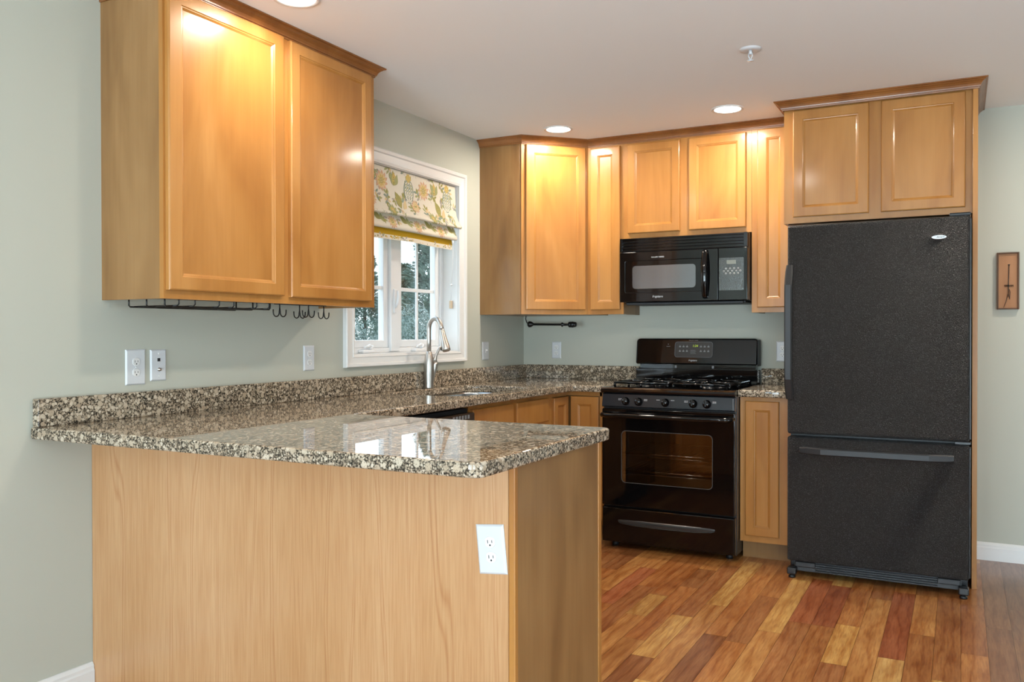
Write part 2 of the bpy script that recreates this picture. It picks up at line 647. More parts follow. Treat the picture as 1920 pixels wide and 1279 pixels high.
# floor: planks run towards the range, every plank its own stained tone, class B with shade added
def build_floor():
    rnd = random.Random(7)
    W, X0 = 0.0921, 1.366
    tone = {'V': [(216, 172, 102), (210, 167, 100), (218, 176, 110)], 'L': [(200, 148, 88), (204, 152, 91), (194, 142, 84)],
            'M': [(184, 127, 74), (189, 132, 77), (178, 122, 71)], 'D': [(168, 116, 72), (174, 122, 76), (162, 110, 68)],
            'R': [(172, 108, 70), (166, 102, 66), (178, 114, 76)],
            'B': [(142, 100, 66), (134, 92, 60), (150, 106, 70)]}  # browner planks right of the refrigerator, shade there put into their colour
    fixed = {-2: [(-2.4, -1.63, 'M'), (-1.63, -0.99, 'R'), (-0.99, -0.7, 'L')], -1: [(-2.2, -1.3, 'D'), (-1.3, -0.6, 'M')],
             0: [(-2.6, -1.72, 'L'), (-1.72, -1.405, 'V'), (-1.405, -0.5, 'M')], 1: [(-2.7, -2.0, 'L'), (-2.0, -1.22, 'M'), (-1.22, -0.88, 'D'), (-0.88, -0.4, 'L')],
             2: [(-2.8, -2.16, 'D'), (-2.16, -1.64, 'V'), (-1.64, -0.75, 'D'), (-0.75, -0.3, 'L')], 3: [(-2.6, -2.37, 'V'), (-2.37, -1.432, 'L'), (-1.432, -0.62, 'V'), (-0.62, 0, 'M')],
             4: [(-2.6, -1.81, 'D'), (-1.81, -0.5, 'M')], 5: [(-2.4, -1.85, 'M'), (-1.85, -1.2, 'D'), (-1.2, -0.5, 'M')], 6: [(-2.9, -1.67, 'L'), (-1.67, -0.85, 'V'), (-0.85, -0.6, 'L')],
             7: [(-2.6, -1.5, 'D'), (-1.5, -0.8, 'R')], 8: [(-2.3, -1.5, 'M'), (-1.5, -0.873, 'R'), (-0.873, -0.6, 'V')],
             9: [(-2.7, -1.91, 'D'), (-1.91, -1.443, 'V'), (-1.443, -0.7, 'M')], 10: [(-2.4, -1.0, 'L'), (-1.0, -0.5, 'D')],
             11: [(-2.4, -1.758, 'V'), (-1.758, -0.85, 'R'), (-0.85, -0.4, 'M')], 12: [(-2.6, -1.43, 'M'), (-1.43, -0.85, 'L'), (-0.85, -0.3, 'D')],
             13: [(-2.2, -1.9, 'V'), (-1.9, -0.9, 'M'), (-0.9, -0.5, 'D')], 14: [(-2.4, -1.57, 'M'), (-1.57, -0.9, 'D'), (-0.9, -0.1, 'M')],
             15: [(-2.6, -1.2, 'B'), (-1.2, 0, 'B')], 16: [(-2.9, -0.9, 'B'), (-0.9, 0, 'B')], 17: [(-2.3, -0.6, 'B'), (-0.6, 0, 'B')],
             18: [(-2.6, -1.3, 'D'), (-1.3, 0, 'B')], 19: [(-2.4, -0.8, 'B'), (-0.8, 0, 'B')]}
    me = bpy.data.meshes.new('floor')
    vs_, fs, cols, shifts = [], [], [], []
    k0 = int(math.floor((0 - X0) / W))
    k1 = int(math.ceil((XR - X0) / W))
    gap = 0.0006
    for k in range(k0, k1):
        xa, xb = max(0, X0 + k * W), min(XR, X0 + (k + 1) * W)
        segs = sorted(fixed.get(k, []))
        y = YF
        plan = []
        if segs:
            while y < segs[0][0]:
                e = min(y + rnd.uniform(0.35, 1.1), segs[0][0])
                plan.append((y, e, None))
                y = e
            plan += segs
            y = segs[-1][1]
        while y < 0:
            e = min(y + rnd.uniform(0.35, 1.1), 0)
            plan.append((y, e, None))
            y = e
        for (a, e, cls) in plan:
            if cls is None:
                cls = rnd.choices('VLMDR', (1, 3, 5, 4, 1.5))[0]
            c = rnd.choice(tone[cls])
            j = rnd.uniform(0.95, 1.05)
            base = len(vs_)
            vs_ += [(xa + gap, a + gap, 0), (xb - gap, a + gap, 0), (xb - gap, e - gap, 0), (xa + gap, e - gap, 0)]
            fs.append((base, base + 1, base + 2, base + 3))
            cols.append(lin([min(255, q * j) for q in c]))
            shifts.append((rnd.uniform(0, 40), rnd.uniform(0, 40), rnd.uniform(0, 40)))
    # dark joints just below the boards
    base = len(vs_)
    vs_ += [(0, YF, -0.0015), (XR, YF, -0.0015), (XR, 0, -0.0015), (0, 0, -0.0015)]
    fs.append((base, base + 1, base + 2, base + 3))
    cols.append(lin((70, 42, 24)))
    shifts.append((0, 0, 0))
    base = len(vs_)
    me.from_pydata(vs_, [], fs)
    ca = me.attributes.new('plank', 'FLOAT_COLOR', 'FACE')
    sh = me.attributes.new('shift', 'FLOAT_VECTOR', 'FACE')
    for i in range(len(fs)):
        ca.data[i].color = cols[i]
        sh.data[i].vector = shifts[i]
    me.materials.append(M['floor'])
    o = bpy.data.objects.new('floor', me)
    COL.objects.link(o)
    struct(o, 'mixed-tone hardwood plank floor', 'floor')
build_floor()

def baseboard(name, x0, y0, x1, y1, h, side):
    """moulded skirting from (x0,y0) to (x1,y1); side = outward normal"""
    b = bmesh.new()
    prof = [(0, 0), (0.014, 0), (0.014, h - 0.028), (0.011, h - 0.022), (0.011, h - 0.012), (0.006, h - 0.003), (0.003, h), (0, h)]
    rr = []
    for (x, y) in ((x0, y0), (x1, y1)):
        rr.append([b.verts.new((x + side[0] * d, y + side[1] * d, z)) for d, z in prof])
    for k in range(len(prof)):
        k2 = (k + 1) % len(prof)
        b.faces.new((rr[0][k], rr[0][k2], rr[1][k2], rr[1][k]))
    b.faces.new(rr[0])
    b.faces.new(rr[1])
    bmesh.ops.recalc_face_normals(b, faces=b.faces[:])
    q = B()
    q.merge(b)
    return struct(q.obj(name, 'trim'))
baseboard('baseboard_back', 2.7245, 0, XR, 0, 0.095, (0, -1))
baseboard('baseboard_left', 0, YF, 0, -3.296, 0.086, (1, 0))
baseboard('baseboard_right', XR, YF, XR, 0, 0.095, (-1, 0))

# ------------------------------------------------------------------ sink window
def sink_window():
    t = thing('window_1', 'white twin casement window above the sink', 'window', (0, 0, 0))
    t['kind'] = 'structure'
    # casing: mitred moulding round the opening (faces +x)
    b = bmesh.new()
    prof = [(0.0, 0.0), (0.0, 0.012), (0.012, 0.016), (0.016, 0.012), (0.05, 0.015), (0.056, 0.022), (0.070, 0.024), (0.075, 0.020), (0.075, 0.0)]
    rings = []
    for (o, d) in prof:
        oo = o
        rings.append([b.verts.new(p) for p in ((d, WY0 - oo, WZ0 - oo * 0.8), (d, WY1 + oo, WZ0 - oo * 0.8), (d, WY1 + oo, WZ1 + oo), (d, WY0 - oo, WZ1 + oo))])
    for a, c in zip(rings, rings[1:]):
        for k in range(4):
            b.faces.new((a[k], a[(k + 1) % 4], c[(k + 1) % 4], c[k]))
    bmesh.ops.recalc_face_normals(b, faces=b.faces[:])
    q = B()
    q.merge(b)
    q.obj('casing', 'trim', t)
    # jamb lining
    q = B()
    e = 0.004
    q.box(-WT, 0.002, WY0, WY0 + e, WZ0, WZ1)
    q.box(-WT, 0.002, WY1 - e, WY1, WZ0, WZ1)
    q.box(-WT, 0.002, WY0, WY1, WZ0, WZ0 + e)
    q.box(-WT, 0.002, WY0, WY1, WZ1 - e, WZ1)
    q.obj('jamb_lining', 'trim', t)
    # fixed outer frame and centre post
    q = B()
    x0, x1 = -0.155, -0.098
    a, c = WY0 + e, WY1 - e
    q.box(x0, x1, a, a + 0.035, WZ0 + e, WZ1 - e, 0.003)
    q.box(x0, x1, c - 0.035, c, WZ0 + e, WZ1 - e, 0.003)
    q.box(x0, x1, a, c, WZ0 + e, WZ0 + 0.030, 0.003)
    q.box(x0, x1, a, c, WZ1 - 0.03, WZ1 - e, 0.003)
    q.box(x0, -0.088, -1.418, -1.338, WZ0 + 0.01, WZ1 - 0.01, 0.003)
    q.obj('window_frame', 'vinyl', t)
    for (y0, y1) in ((-1.822, -1.420), (-1.336, -0.908)):
        z0, z1 = WZ0 + 0.030, WZ1 - 0.03
        s = B()
        w = 0.042
        f0, f1 = -0.145, -0.106
        s.box(f0, f1, y0, y0 + w, z0, z1, 0.005)
        s.box(f0, f1, y1 - w, y1, z0, z1, 0.005)
        s.box(f0, f1, y0 + w - 0.004, y1 - w + 0.004, z0, z0 + w, 0.005)
        s.box(f0, f1, y0 + w - 0.004, y1 - w + 0.004, z1 - w, z1, 0.005)
        so = s.obj('sash', 'vinyl', t)
        g = B()
        g.box(-0.130, -0.127, y0 + w - 0.003, y1 - w + 0.003, z0 + w - 0.003, z1 - w + 0.003)
        g.obj('pane', 'glass', so)
        g = B()
        ym = -1.702 if y0 < -1.5 else (y0 + y1) / 2
        g.box(-0.127, -0.117, ym - 0.009, ym + 0.009, z0 + w, z1 - w, 0.002)
        for zz in (1.463, 1.753):
            g.box(-0.1272, -0.1162, y0 + w, y1 - w, zz - 0.010, zz + 0.010, 0.002)
        g.obj('muntin', 'vinyl', so)
    # folded crank operators on the bottom rail
    for yc in (-1.64, -1.16):
        k = B()
        k.box(-0.103, -0.062, yc - 0.055, yc + 0.045, WZ0 + 0.004, WZ0 + 0.022, 0.007, 3)
        k.tube([(-0.078, yc + 0.02, WZ0 + 0.02), (-0.078, yc + 0.035, WZ0 + 0.038), (-0.078, yc + 0.02, WZ0 + 0.045), (-0.076, yc - 0.03, WZ0 + 0.034)], [0.009, 0.011, 0.008, 0.005], 10)
        k.lathe([(0, 0.0), (0.012, 0.002), (0.012, 0.012), (0.006, 0.018), (0, 0.019)], (-0.078, yc + 0.038, WZ0 + 0.028))
        k.obj('crank_handle', 'vinyl', t)
    k = B()
    k.box(-0.090, -0.080, -1.398, -1.372, 1.33, 1.46, 0.004)
    k.tube([(-0.082, -1.385, 1.36), (-0.066, -1.387, 1.385), (-0.060, -1.388, 1.42), (-0.066, -1.389, 1.45)], [0.007, 0.009, 0.009, 0.006], 10)
    k.obj('lock_lever', 'vinyl', t)
sink_window()

# the big windows behind the camera that let the daylight in
def plain_window(name, axis, at, a0, a1, z0, z1, inward):
    t = thing(name, 'white framed window letting daylight into the dining side', 'window', (0, 0, 0))
    t['kind'] = 'structure'
    fr, gl = B(), B()
    def bx(b, p0, p1, q0, q1, d0, d1, bev=0.0):
        lo, hi = sorted((at + d0, at + d1))
        if axis == 'x':
            b.box(lo, hi, p0, p1, q0, q1, bev)
        else:
            b.box(p0, p1, lo, hi, q0, q1, bev)
    o = -inward
    w = 0.06
    m = (a0 + a1) / 2
    for p in ((a0, a0 + w), (a1 - w, a1), (m - w, m + w)):
        bx(fr, p[0], p[1], z0, z1, o * 0.05, o * 0.11)
    bx(fr, a0, a1, z0, z0 + w, o * 0.05, o * 0.11)
    bx(fr, a0, a1, z1 - w, z1, o * 0.05, o * 0.11)
    fr.obj('window_frame', 'vinyl', t)
    bx(gl, a0, a1, z0, z1, o * 0.078, o * 0.082)
    gl.obj('pane', 'glass', t)
    cs = B()
    for p in ((a0 - 0.07, a0), (a1, a1 + 0.07)):
        bx(cs, p[0], p[1], z0 - 0.07, z1 + 0.07, inward * 0.018, 0)
    bx(cs, a0, a1, z0 - 0.07, z0, inward * 0.018, 0)
    bx(cs, a0, a1, z1, z1 + 0.07, inward * 0.018, 0)
    cs.obj('casing', 'trim', t)
plain_window('window_2', 'y', YF, 0.4, 2.3, 0.25, 2.2, 1)
plain_window('window_3', 'y', YF, 3.2, 5.1, 0.25, 2.2, 1)
plain_window('window_4', 'x', XR, -5.1, -3.3, 0.3, 2.15, -1)

# ------------------------------------------------------------------ cabinets
DT = 0.020
def door(w, h, x, z, parent, name='door', stile=0.050, rail=None, y=0.0, m='maple', panel=True):
    """recessed-panel door whose back lies at local y, front at y-DT"""
    b = B()
    rail = rail or stile
    st = min(stile, w * 0.3)
    yf = y - DT
    bm = bmesh.new()
    prof = [(0, 0, y), (0, 0, yf + 0.005), (0.0015, 0.0015, yf + 0.002), (0.005, 0.005, yf), (st, rail, yf), (st + 0.003, rail + 0.003, yf + 0.003),
            (st + 0.006, rail + 0.006, yf + 0.0035), (st + 0.013, rail + 0.013, yf + 0.009)]
    rr = []
    for (ix, iz, yy) in prof:
        rr.append([bm.verts.new(p) for p in ((x + ix, yy, z + iz), (x + w - ix, yy, z + iz), (x + w - ix, yy, z + h - iz), (x + ix, yy, z + h - iz))])
    for a, c in zip(rr, rr[1:]):
        for k in range(4):
            bm.faces.new((a[k], a[(k + 1) % 4], c[(k + 1) % 4], c[k]))
    bm.faces.new(rr[0])
    bmesh.ops.recalc_face_normals(bm, faces=bm.faces[:])
    b.merge(bm)
    d = b.obj(name, m, parent)
    if panel:
        p = B()
        p.box(x + st + 0.008, x + w - st - 0.008, yf + 0.0088, yf + 0.014, z + rail + 0.008, z + h - rail - 0.008)
        p.obj('door_panel', m, d)
    return d

def slab_front(w, h, x, z, parent, name='drawer_front', m='maple'):
    b = B()
    b.rings(w, h, [(0, 0), (0, -DT + 0.006), (0.002, -DT + 0.003), (0.007, -DT)], True, True, x, z)
    return b.obj(name, m, parent)

def face_frame(w, h, openings, parent, m='maple', th=0.019, z0=0.0):
    """plate w x h with rectangular openings (x0,x1,z0,z1), local front at y=0"""
    b = B()
    xs = sorted(set([0, w] + [v for o in openings for v in o[:2]]))
    zs = sorted(set([z0, h] + [v for o in openings for v in o[2:]]))
    for i in range(len(xs) - 1):
        run = None
        for j in range(len(zs) - 1):
            cx, cz = (xs[i] + xs[i + 1]) / 2, (zs[j] + zs[j + 1]) / 2
            solid = not any(o[0] < cx < o[1] and o[2] < cz < o[3] for o in openings)
            if solid:
                run = (run[0], zs[j + 1]) if run else (zs[j], zs[j + 1])
            if (not solid or j == len(zs) - 2) and run:
                b.box(xs[i], xs[i + 1], 0, th, run[0], run[1])
                run = None
    return b.obj('face_frame', m, parent)

def carcass(w, d, h, parent, m='veneer', z0=0.0, y0=0.019, under=0.012, name='cabinet_box', top=True):
    b = B()
    t = 0.016
    b.box(0, t, y0, d, z0, h)
    b.box(w - t, w, y0, d, z0, h)
    b.box(t, w - t, y0, d, z0 + under, z0 + under + t)
    if top:
        b.box(t, w - t, y0, d, h - t, h)
    else:
        b.box(t, w - t, y0, y0 + 0.05, h - t, h)
        b.box(t, w - t, d - 0.05, d, h - t, h)
    b.box(t, w - t, d - 0.006, d, z0 + under, h)
    return b.obj(name, m, parent)

ZB = 1.333
UF = 0.309                     # frame plane of the cabinets on the window wall
CT = H - 0.006                 # cabinet tops just under the ceiling

# big two-door cabinet on the window wall, over the peninsula
t = thing('wall_cabinet', 'large two-door honey maple wall cabinet over the peninsula', 'cabinet', (UF, -3.250, ZB), R(90))
hh = CT - ZB
carcass(1.151, UF, hh, t)
face_frame(1.151, hh, [(0.030, 0.548, 0.045, 1.02), (0.598, 1.115, 0.045, 1.02)], t)
door(0.547, 1.005, 0.009, 0.029, t, stile=0.052, rail=0.045)
door(0.517, 1.005, 0.594, 0.026, t, stile=0.048, rail=0.043)

YU = -0.297                    # frame plane of the wall cabinets on the range wall
# diagonal corner wall cabinet
t = thing('wall_cabinet', 'diagonal corner wall cabinet with one tall maple door', 'cabinet', (0, 0, ZB))
b = B()
b.prism([(0.0, -0.001), (0.0, -0.602), (0.277, -0.602), (0.590, -0.289), (0.600, -0.001)], 0.0, hh)
b.obj('cabinet_box', 'veneer', t)
fr = bpy.data.objects.new('door_frame', None)
dl = math.hypot(0.601 - 0.294, 0.305)
face = B()
w_ = dl
for (x0, x1, z0, z1) in ((-0.004, 0.03, 0, hh), (w_ - 0.03, w_ + 0.004, 0, hh), (0.03, w_ - 0.03, 0, 0.045), (0.03, w_ - 0.03, hh - 0.06, hh), (0.03, w_ - 0.03, 0.045, hh - 0.06)):
    face.box(x0, x1, 0.0 if z0 != 0.045 else 0.012, 0.019, z0, z1)
bpy.data.objects.remove(fr)
o = face.obj('face_frame', 'maple', t, (0.294, -0.602, 0), (0, 0, R(44.8)))
d = door(0.388, 1.003, 0.022, 0.028, t, stile=0.050, rail=0.050)
d.location = (0.294, -0.602, 0)
d.rotation_euler = (0, 0, R(44.8))

def wall_cab(x0, x1, z0, doors, label, zt=CT, y=YU, depth=None, stile=0.048, name='wall_cabinet', m='maple', box='veneer', back=0.001):
    t = thing(name, label, 'cabinet', (x0, y, z0))
    w, h = x1 - x0, zt - z0
    carcass(w, (depth or -y) - back, h, t, m=box)
    ops = [(a - x0 + 0.014, b_ - x0 - 0.014, za - z0 + 0.014, zb_ - z0 - 0.014) for (a, b_, za, zb_) in doors]
    face_frame(w, h, ops, t, m=m)
    for (a, b_, za, zb_) in doors:
        door(b_ - a, zb_ - za, a - x0, za - z0, t, stile=stile, m=m)
    return t
wall_cab(0.602, 0.833, ZB, [(0.622, 0.816, 1.361, 2.358)], 'narrow one-door maple wall cabinet beside the corner cabinet')
wall_cab(0.834, 1.601, 1.790, [(0.864, 1.188, 1.819, 2.356), (1.242, 1.572, 1.819, 2.356)], 'short two-door maple wall cabinet above the microwave', stile=0.045)
wall_cab(1.602, 1.831, ZB, [(1.635, 1.812, 1.361, 2.362)], 'narrow one-door maple wall cabinet between microwave and refrigerator', stile=0.05)
t = wall_cab(1.832, 2.700, 1.786, [(1.879, 2.243, 1.816, 2.367), (2.301, 2.670, 1.816, 2.367)], 'deep two-door maple cabinet above the refrigerator with tall side panel', y=-0.600, stile=0.048, name='refrigerator_cabinet')
b = B()
b.box(2.7005 - 1.832, 2.7225 - 1.832, -0.035, 0.599, -1.786, CT - 1.786, 0.001, 1)
b.obj('side_panel', 'maple', t)

# ------------------------------------------------------------------ crown mouldings
def crown(name, path, label, h=0.046, p=0.040):
    """path of plan points; moulding projects to the right of the walking direction"""
    prof = [(0.0, -h), (0.004, -h), (0.005, -h + 0.007), (0.009, -h + 0.008), (0.010, -h + 0.013), (0.014, -h + 0.022), (0.021, -h + 0.030), (0.029, -h + 0.035),
            (0.031, -h + 0.038), (p - 0.002, -h + 0.039), (p, -h + 0.041), (p, -0.0005), (0.0, -0.0005)]
    b = bmesh.new()
    N = len(path)
    P = [Vector(q) for q in path]
    rings = []
    for i in range(N):
        d0 = (P[i] - P[i - 1]).normalized() if i > 0 else None
        d1 = (P[i + 1] - P[i]).normalized() if i < N - 1 else None
        n0 = Vector((d0.y, -d0.x)) if d0 else None
        n1 = Vector((d1.y, -d1.x)) if d1 else None
        if n0 is None:
            off = n1
        elif n1 is None:
            off = n0
        else:
            s = (n0 + n1).normalized()
            off = s / max(0.2, s.dot(n0))
        rings.append([b.verts.new((P[i].x + off.x * a, P[i].y + off.y * a, H + z)) for a, z in prof])
    K = len(prof)
    for i in range(N - 1):
        for k in range(K):
            b.faces.new((rings[i][k], rings[i][(k + 1) % K], rings[i + 1][(k + 1) % K], rings[i + 1][k]))
    b.faces.new(rings[0])
    b.faces.new(rings[-1])
    bmesh.ops.recalc_face_normals(b, faces=b.faces[:])
    q = B()
    q.merge(b)
    return tag(q.obj(name, 'maple_crown_shaded'), label, 'moulding')
crown('crown_moulding', [(0.0005, -3.251), (0.310, -3.251), (0.310, -2.098), (0.0005, -2.098)], 'maple crown moulding on top of the large peninsula wall cabinet')
crown('crown_moulding', [(0.0005, -0.603), (0.2945, -0.603), (0.6005, -0.298), (1.8305, -0.298)], 'stepped maple crown moulding running along the corner and range wall cabinets')
crown('crown_moulding', [(1.8315, -0.342), (1.8315, -0.636), (2.7235, -0.636), (2.7235, -0.0005)], 'maple crown moulding wrapping the refrigerator cabinet')

# ------------------------------------------------------------------ base cabinets
BZ = 0.875
# sink base on the window wall (front faces +x)
def base_cab(loc, rz, w, d, label, fronts, doors, name='base_cabinet', ops=None):
    t = thing(name, label, 'cabinet', loc, rz)
    carcass(w, d, BZ, t, z0=0.10, top=False)
    face_frame(w, BZ, ops or [], t, z0=0.10)
    for (a, b_, za, zb_) in fronts:
        slab_front(b_ - a, zb_ - za, a, za, t)
    for (a, b_, za, zb_) in doors:
        door(b_ - a, zb_ - za, a, za, t, stile=0.045)
    k = B()
    k.box(0.0, w, 0.07, 0.085, 0.0, 0.1)
    k.obj('toe_kick', 'toe', t)
    return t
t = base_cab((0.590, -1.745, 0), R(90), 0.895, 0.588, 'maple sink base cabinet under the window with two plain drawer fronts',
         [(0.018, 0.425, 0.722, 0.853), (0.470, 0.858, 0.722, 0.853)], [(0.018, 0.425, 0.13, 0.70), (0.470, 0.858, 0.13, 0.70)])
# corner base cabinet with two narrow doors that meet
t = thing('corner_base_cabinet', 'maple corner base cabinet with two narrow doors meeting beside the range', 'cabinet', (0, 0, 0))
b = B()
b.prism([(0.002, -0.002), (0.002, -0.848), (0.571, -0.848), (0.571, -0.571), (0.843, -0.571), (0.843, -0.002)], 0.10, BZ)
b.obj('cabinet_box', 'veneer', t)
b = B()
b.box(0.571, 0.590, -0.848, -0.80, 0.10, BZ)
b.box(0.571, 0.590, -0.80, -0.59, 0.10, 0.13)
b.box(0.571, 0.590, -0.80, -0.59, 0.850, BZ)
b.box(0.571, 0.81, -0.590, -0.571, 0.10, 0.13)
b.box(0.571, 0.81, -0.590, -0.571, 0.850, BZ)
b.box(0.795, 0.843, -0.590, -0.571, 0.10, BZ)
b.obj('face_frame', 'maple', t)
b = B()
b.box(0.50, 0.52, -0.848, -0.51, 0.0, 0.10)
b.box(0.50, 0.843, -0.53, -0.51, 0.0, 0.10)
b.obj('toe_kick', 'toe', t)
d = door(0.196, 0.717, 0.0, 0.13, t, stile=0.045)
d.location = (0.590, -0.812, 0)
d.rotation_euler = (0, 0, R(90))
d = door(0.178, 0.717, 0.0, 0.13, t, stile=0.045)
d.location = (0.616, -0.590, 0)
# narrow base cabinet between range and refrigerator
base_cab((1.604, -0.590, 0), 0, 0.262, 0.588, 'narrow one-door maple base cabinet between range and refrigerator', [],
         [(0.030, 0.205, 0.135, 0.853)])

# dishwasher
t = thing('dishwasher', 'black dishwasher under the counter beside the sink cabinet', 'dishwasher', (0.600, -2.348, 0), R(90))
b = B()
b.box(0.004, 0.598, 0.012, 0.56, 0.09, 0.862)
b.obj('tub', 'black_matte', t)
b = B()
b.box(0.002, 0.600, -0.018, 0.012, 0.10, 0.735, 0.006)
b.obj('door', 'black_gloss', t)
b = B()
b.box(0.002, 0.600, -0.030, 0.012, 0.740, 0.846, 0.008)
cp = b.obj('control_panel', mat('brown_black_panel', (58, 44, 34), 0.25), t)
for k in range(6):
    b = B()
    b.box(0.40 + k * 0.026, 0.416 + k * 0.026, -0.0312, -0.0295, 0.820, 0.838)
    b.obj('button', 'grey_ink', cp)
b = B()
b.box(0.0, 0.602, 0.05, 0.065, 0.0, 0.09)
b.obj('toe_kick', 'black_matte', t)

# peninsula base: cabinets facing the kitchen, finished panels towards the camera
t = thing('peninsula_cabinet', 'maple peninsula base cabinet with finished back and end panels', 'cabinet', (0, 0, 0))
b = B()
b.box(0.002, 1.625, -3.272, -2.735, 0.0, BZ)
b.obj('cabinet_box', 'veneer', t)
b = B()
b.box(0.0015, 1.6255, -3.294, -3.2725, 0.0, BZ, 0.0008, 1)
b.obj('back_panel', 'peninsula', t)
b = B()
b.box(1.626, 1.642, -3.278, -2.712, 0.0, BZ, 0.0008, 1)
b.obj('end_panel', 'veneer', t)
b = B()
b.box(1.6265, 1.646, -3.2955, -3.278, 0.0, BZ, 0.003, 3)
b.obj('corner_strip', 'maple', t)
b = B()
b.box(1.640, 1.646, -2.725, -2.702, 0.0, BZ, 0.002, 2)
b.obj('corner_strip', 'maple', t)
b = B()
b.box(0.62, 1.64, -2.735, -2.716, 0.10, BZ)
b.obj('face_frame', 'maple', t)
for (xa, xb) in ((0.66, 1.12), (1.15, 1.61)):
    d = door(xb - xa, 0.54, 0, 0.13, t, stile=0.045)
    d.location = (xb, -2.716, 0)
    d.rotation_euler = (0, 0, R(180))
    d = slab_front(xb - xa, 0.14, 0, 0.70, t)
    d.location = (xb, -2.716, 0)
    d.rotation_euler = (0, 0, R(180))

# ------------------------------------------------------------------ granite worktops
SINK = rrect(0.098, 0.545, -1.735, -0.925, [0.10, 0.10, 0.10, 0.10], 8)
outline = round_poly([(0.0, -3.515), (1.669, -3.515), (1.669, -2.671), (0.645, -2.671), (0.645, -0.655), (0.66, -0.640), (0.8435, -0.640), (0.8435, -0.001), (0.0005, -0.001)],
                     [0.012, 0.035, 0.03, 0.012, 0.02, 0.02, 0.004, 0, 0])
t = thing('granite_countertop', 'speckled brown granite countertop covering peninsula and sink run', 'countertop', (0, 0, 0.896))
plate('slab', [outline, SINK], 0.038, 0.007, 'granite', t)
b = B()
b.box(0.0005, 0.030, -3.505, -0.001, 0.019, 0.110, 0.003)
b.box(0.030, 0.8435, -0.030, -0.001, 0.019, 0.110, 0.003)
b.obj('backsplash', 'granite', t)
t = thing('granite_countertop', 'small piece of brown granite countertop between range and refrigerator', 'countertop', (0, 0, 0.896))
plate('slab', [rrect(1.602, 1.870, -0.640, -0.001, 0.004, 2)], 0.038, 0.007, 'granite', t)
b = B()
b.box(1.602, 1.870, -0.030, -0.001, 0.019, 0.110, 0.003)
b.obj('backsplash', 'granite', t)

# undermount sink
t = thing('sink', 'stainless steel undermount sink set in the granite under the window', 'sink', (0, 0, 0.875))
def bowl():
    b = bmesh.new()
    levels = [(-0.012, 0.0, 0.1), (0.008, 0.0, 0.1), (0.010, -0.01, 0.09), (0.014, -0.15, 0.08), (0.024, -0.172, 0.07), (0.05, -0.182, 0.05), (0.14, -0.186, 0.03)]
    rr = []
    for (ins, z, r) in levels:
        pts = rrect(0.098 + ins, 0.545 - ins, -1.735 + ins, -0.925 - ins, r, 8)
        rr.append([b.verts.new((x, y, z)) for x, y in pts])
    n = len(rr[0])
    for a, c in zip(rr, rr[1:]):
        for k in range(n):
            f = b.faces.new((a[k], a[(k + 1) % n], c[(k + 1) % n], c[k]))
            f.smooth = True
    b.faces.new(rr[-1])
    bmesh.ops.recalc_face_normals(b, faces=b.faces[:])
    for f in b.faces:
        f.normal_flip()
    q = B()
    q.merge(b)
    return q
bowl().obj('bowl', 'sink', t)
b = B()
b.lathe([(0.0, -0.180), (0.03, -0.180), (0.042, -0.183), (0.045, -0.186)], (0.32, -1.33, 0))
b.obj('drain', 'chrome', t)

# faucet
t = thing('faucet', 'brushed nickel pull-down faucet with high arc beside the sink', 'faucet', (0.062, -1.275, 0.915))
b = B()
b.lathe([(0.0, 0.0), (0.026, 0.0), (0.026, 0.004), (0.0245, 0.02), (0.028, 0.075), (0.0295, 0.11), (0.028, 0.14), (0.022, 0.175), (0.0155, 0.198), (0.0125, 0.203), (0.0, 0.203)])
b.obj('body', 'steel', t)
dirx, diry = math.cos(R(-22)), math.sin(R(-22))
pts = [(0, 0, 0.195), (0, 0, 0.26), (0, 0, 0.318)]
rr_ = 0.057
for k in range(1, 13):
    a = R(150) * k / 12
    pts.append(((rr_ - rr_ * math.cos(a)) * dirx, (rr_ - rr_ * math.cos(a)) * diry, 0.325 + rr_ * math.sin(a)))
for (q, z) in ((0.115, 0.338), (0.121, 0.322)):
    pts.append((q * dirx, q * diry, z))
b = B()
b.tube(pts, 0.0122, 16)
b.obj('spout', 'steel', t)
e = Vector(pts[-1])
dd = (Vector(pts[-1]) - Vector(pts[-2])).normalized()
b = B()
b.tube([e, e + dd * 0.006, e + dd * 0.03, e + dd * 0.06, e + dd * 0.09, e + dd * 0.115, e + dd * 0.122], [0.0135, 0.014, 0.0145, 0.0175, 0.0215, 0.0235, 0.021], 20)
b.obj('spray_head', 'steel', t)
b = B()
hx, hy = math.cos(R(48)), math.sin(R(48))
def hp(r_, z):
    return (hx * r_, hy * r_, z)
b.tube([hp(0.016, 0.03), hp(0.030, 0.10), hp(0.035, 0.13), hp(0.034, 0.142)], [0.008, 0.013, 0.0145, 0.014], 16)
b.obj('handle_hub', 'steel', t)
b = B()
b.tube([hp(0.034, 0.144), hp(0.034, 0.163), hp(0.040, 0.180), hp(0.056, 0.213), hp(0.066, 0.231)], [0.0135, 0.0105, 0.0075, 0.0075, 0.0045], 14)
b.obj('lever', 'steel', t)

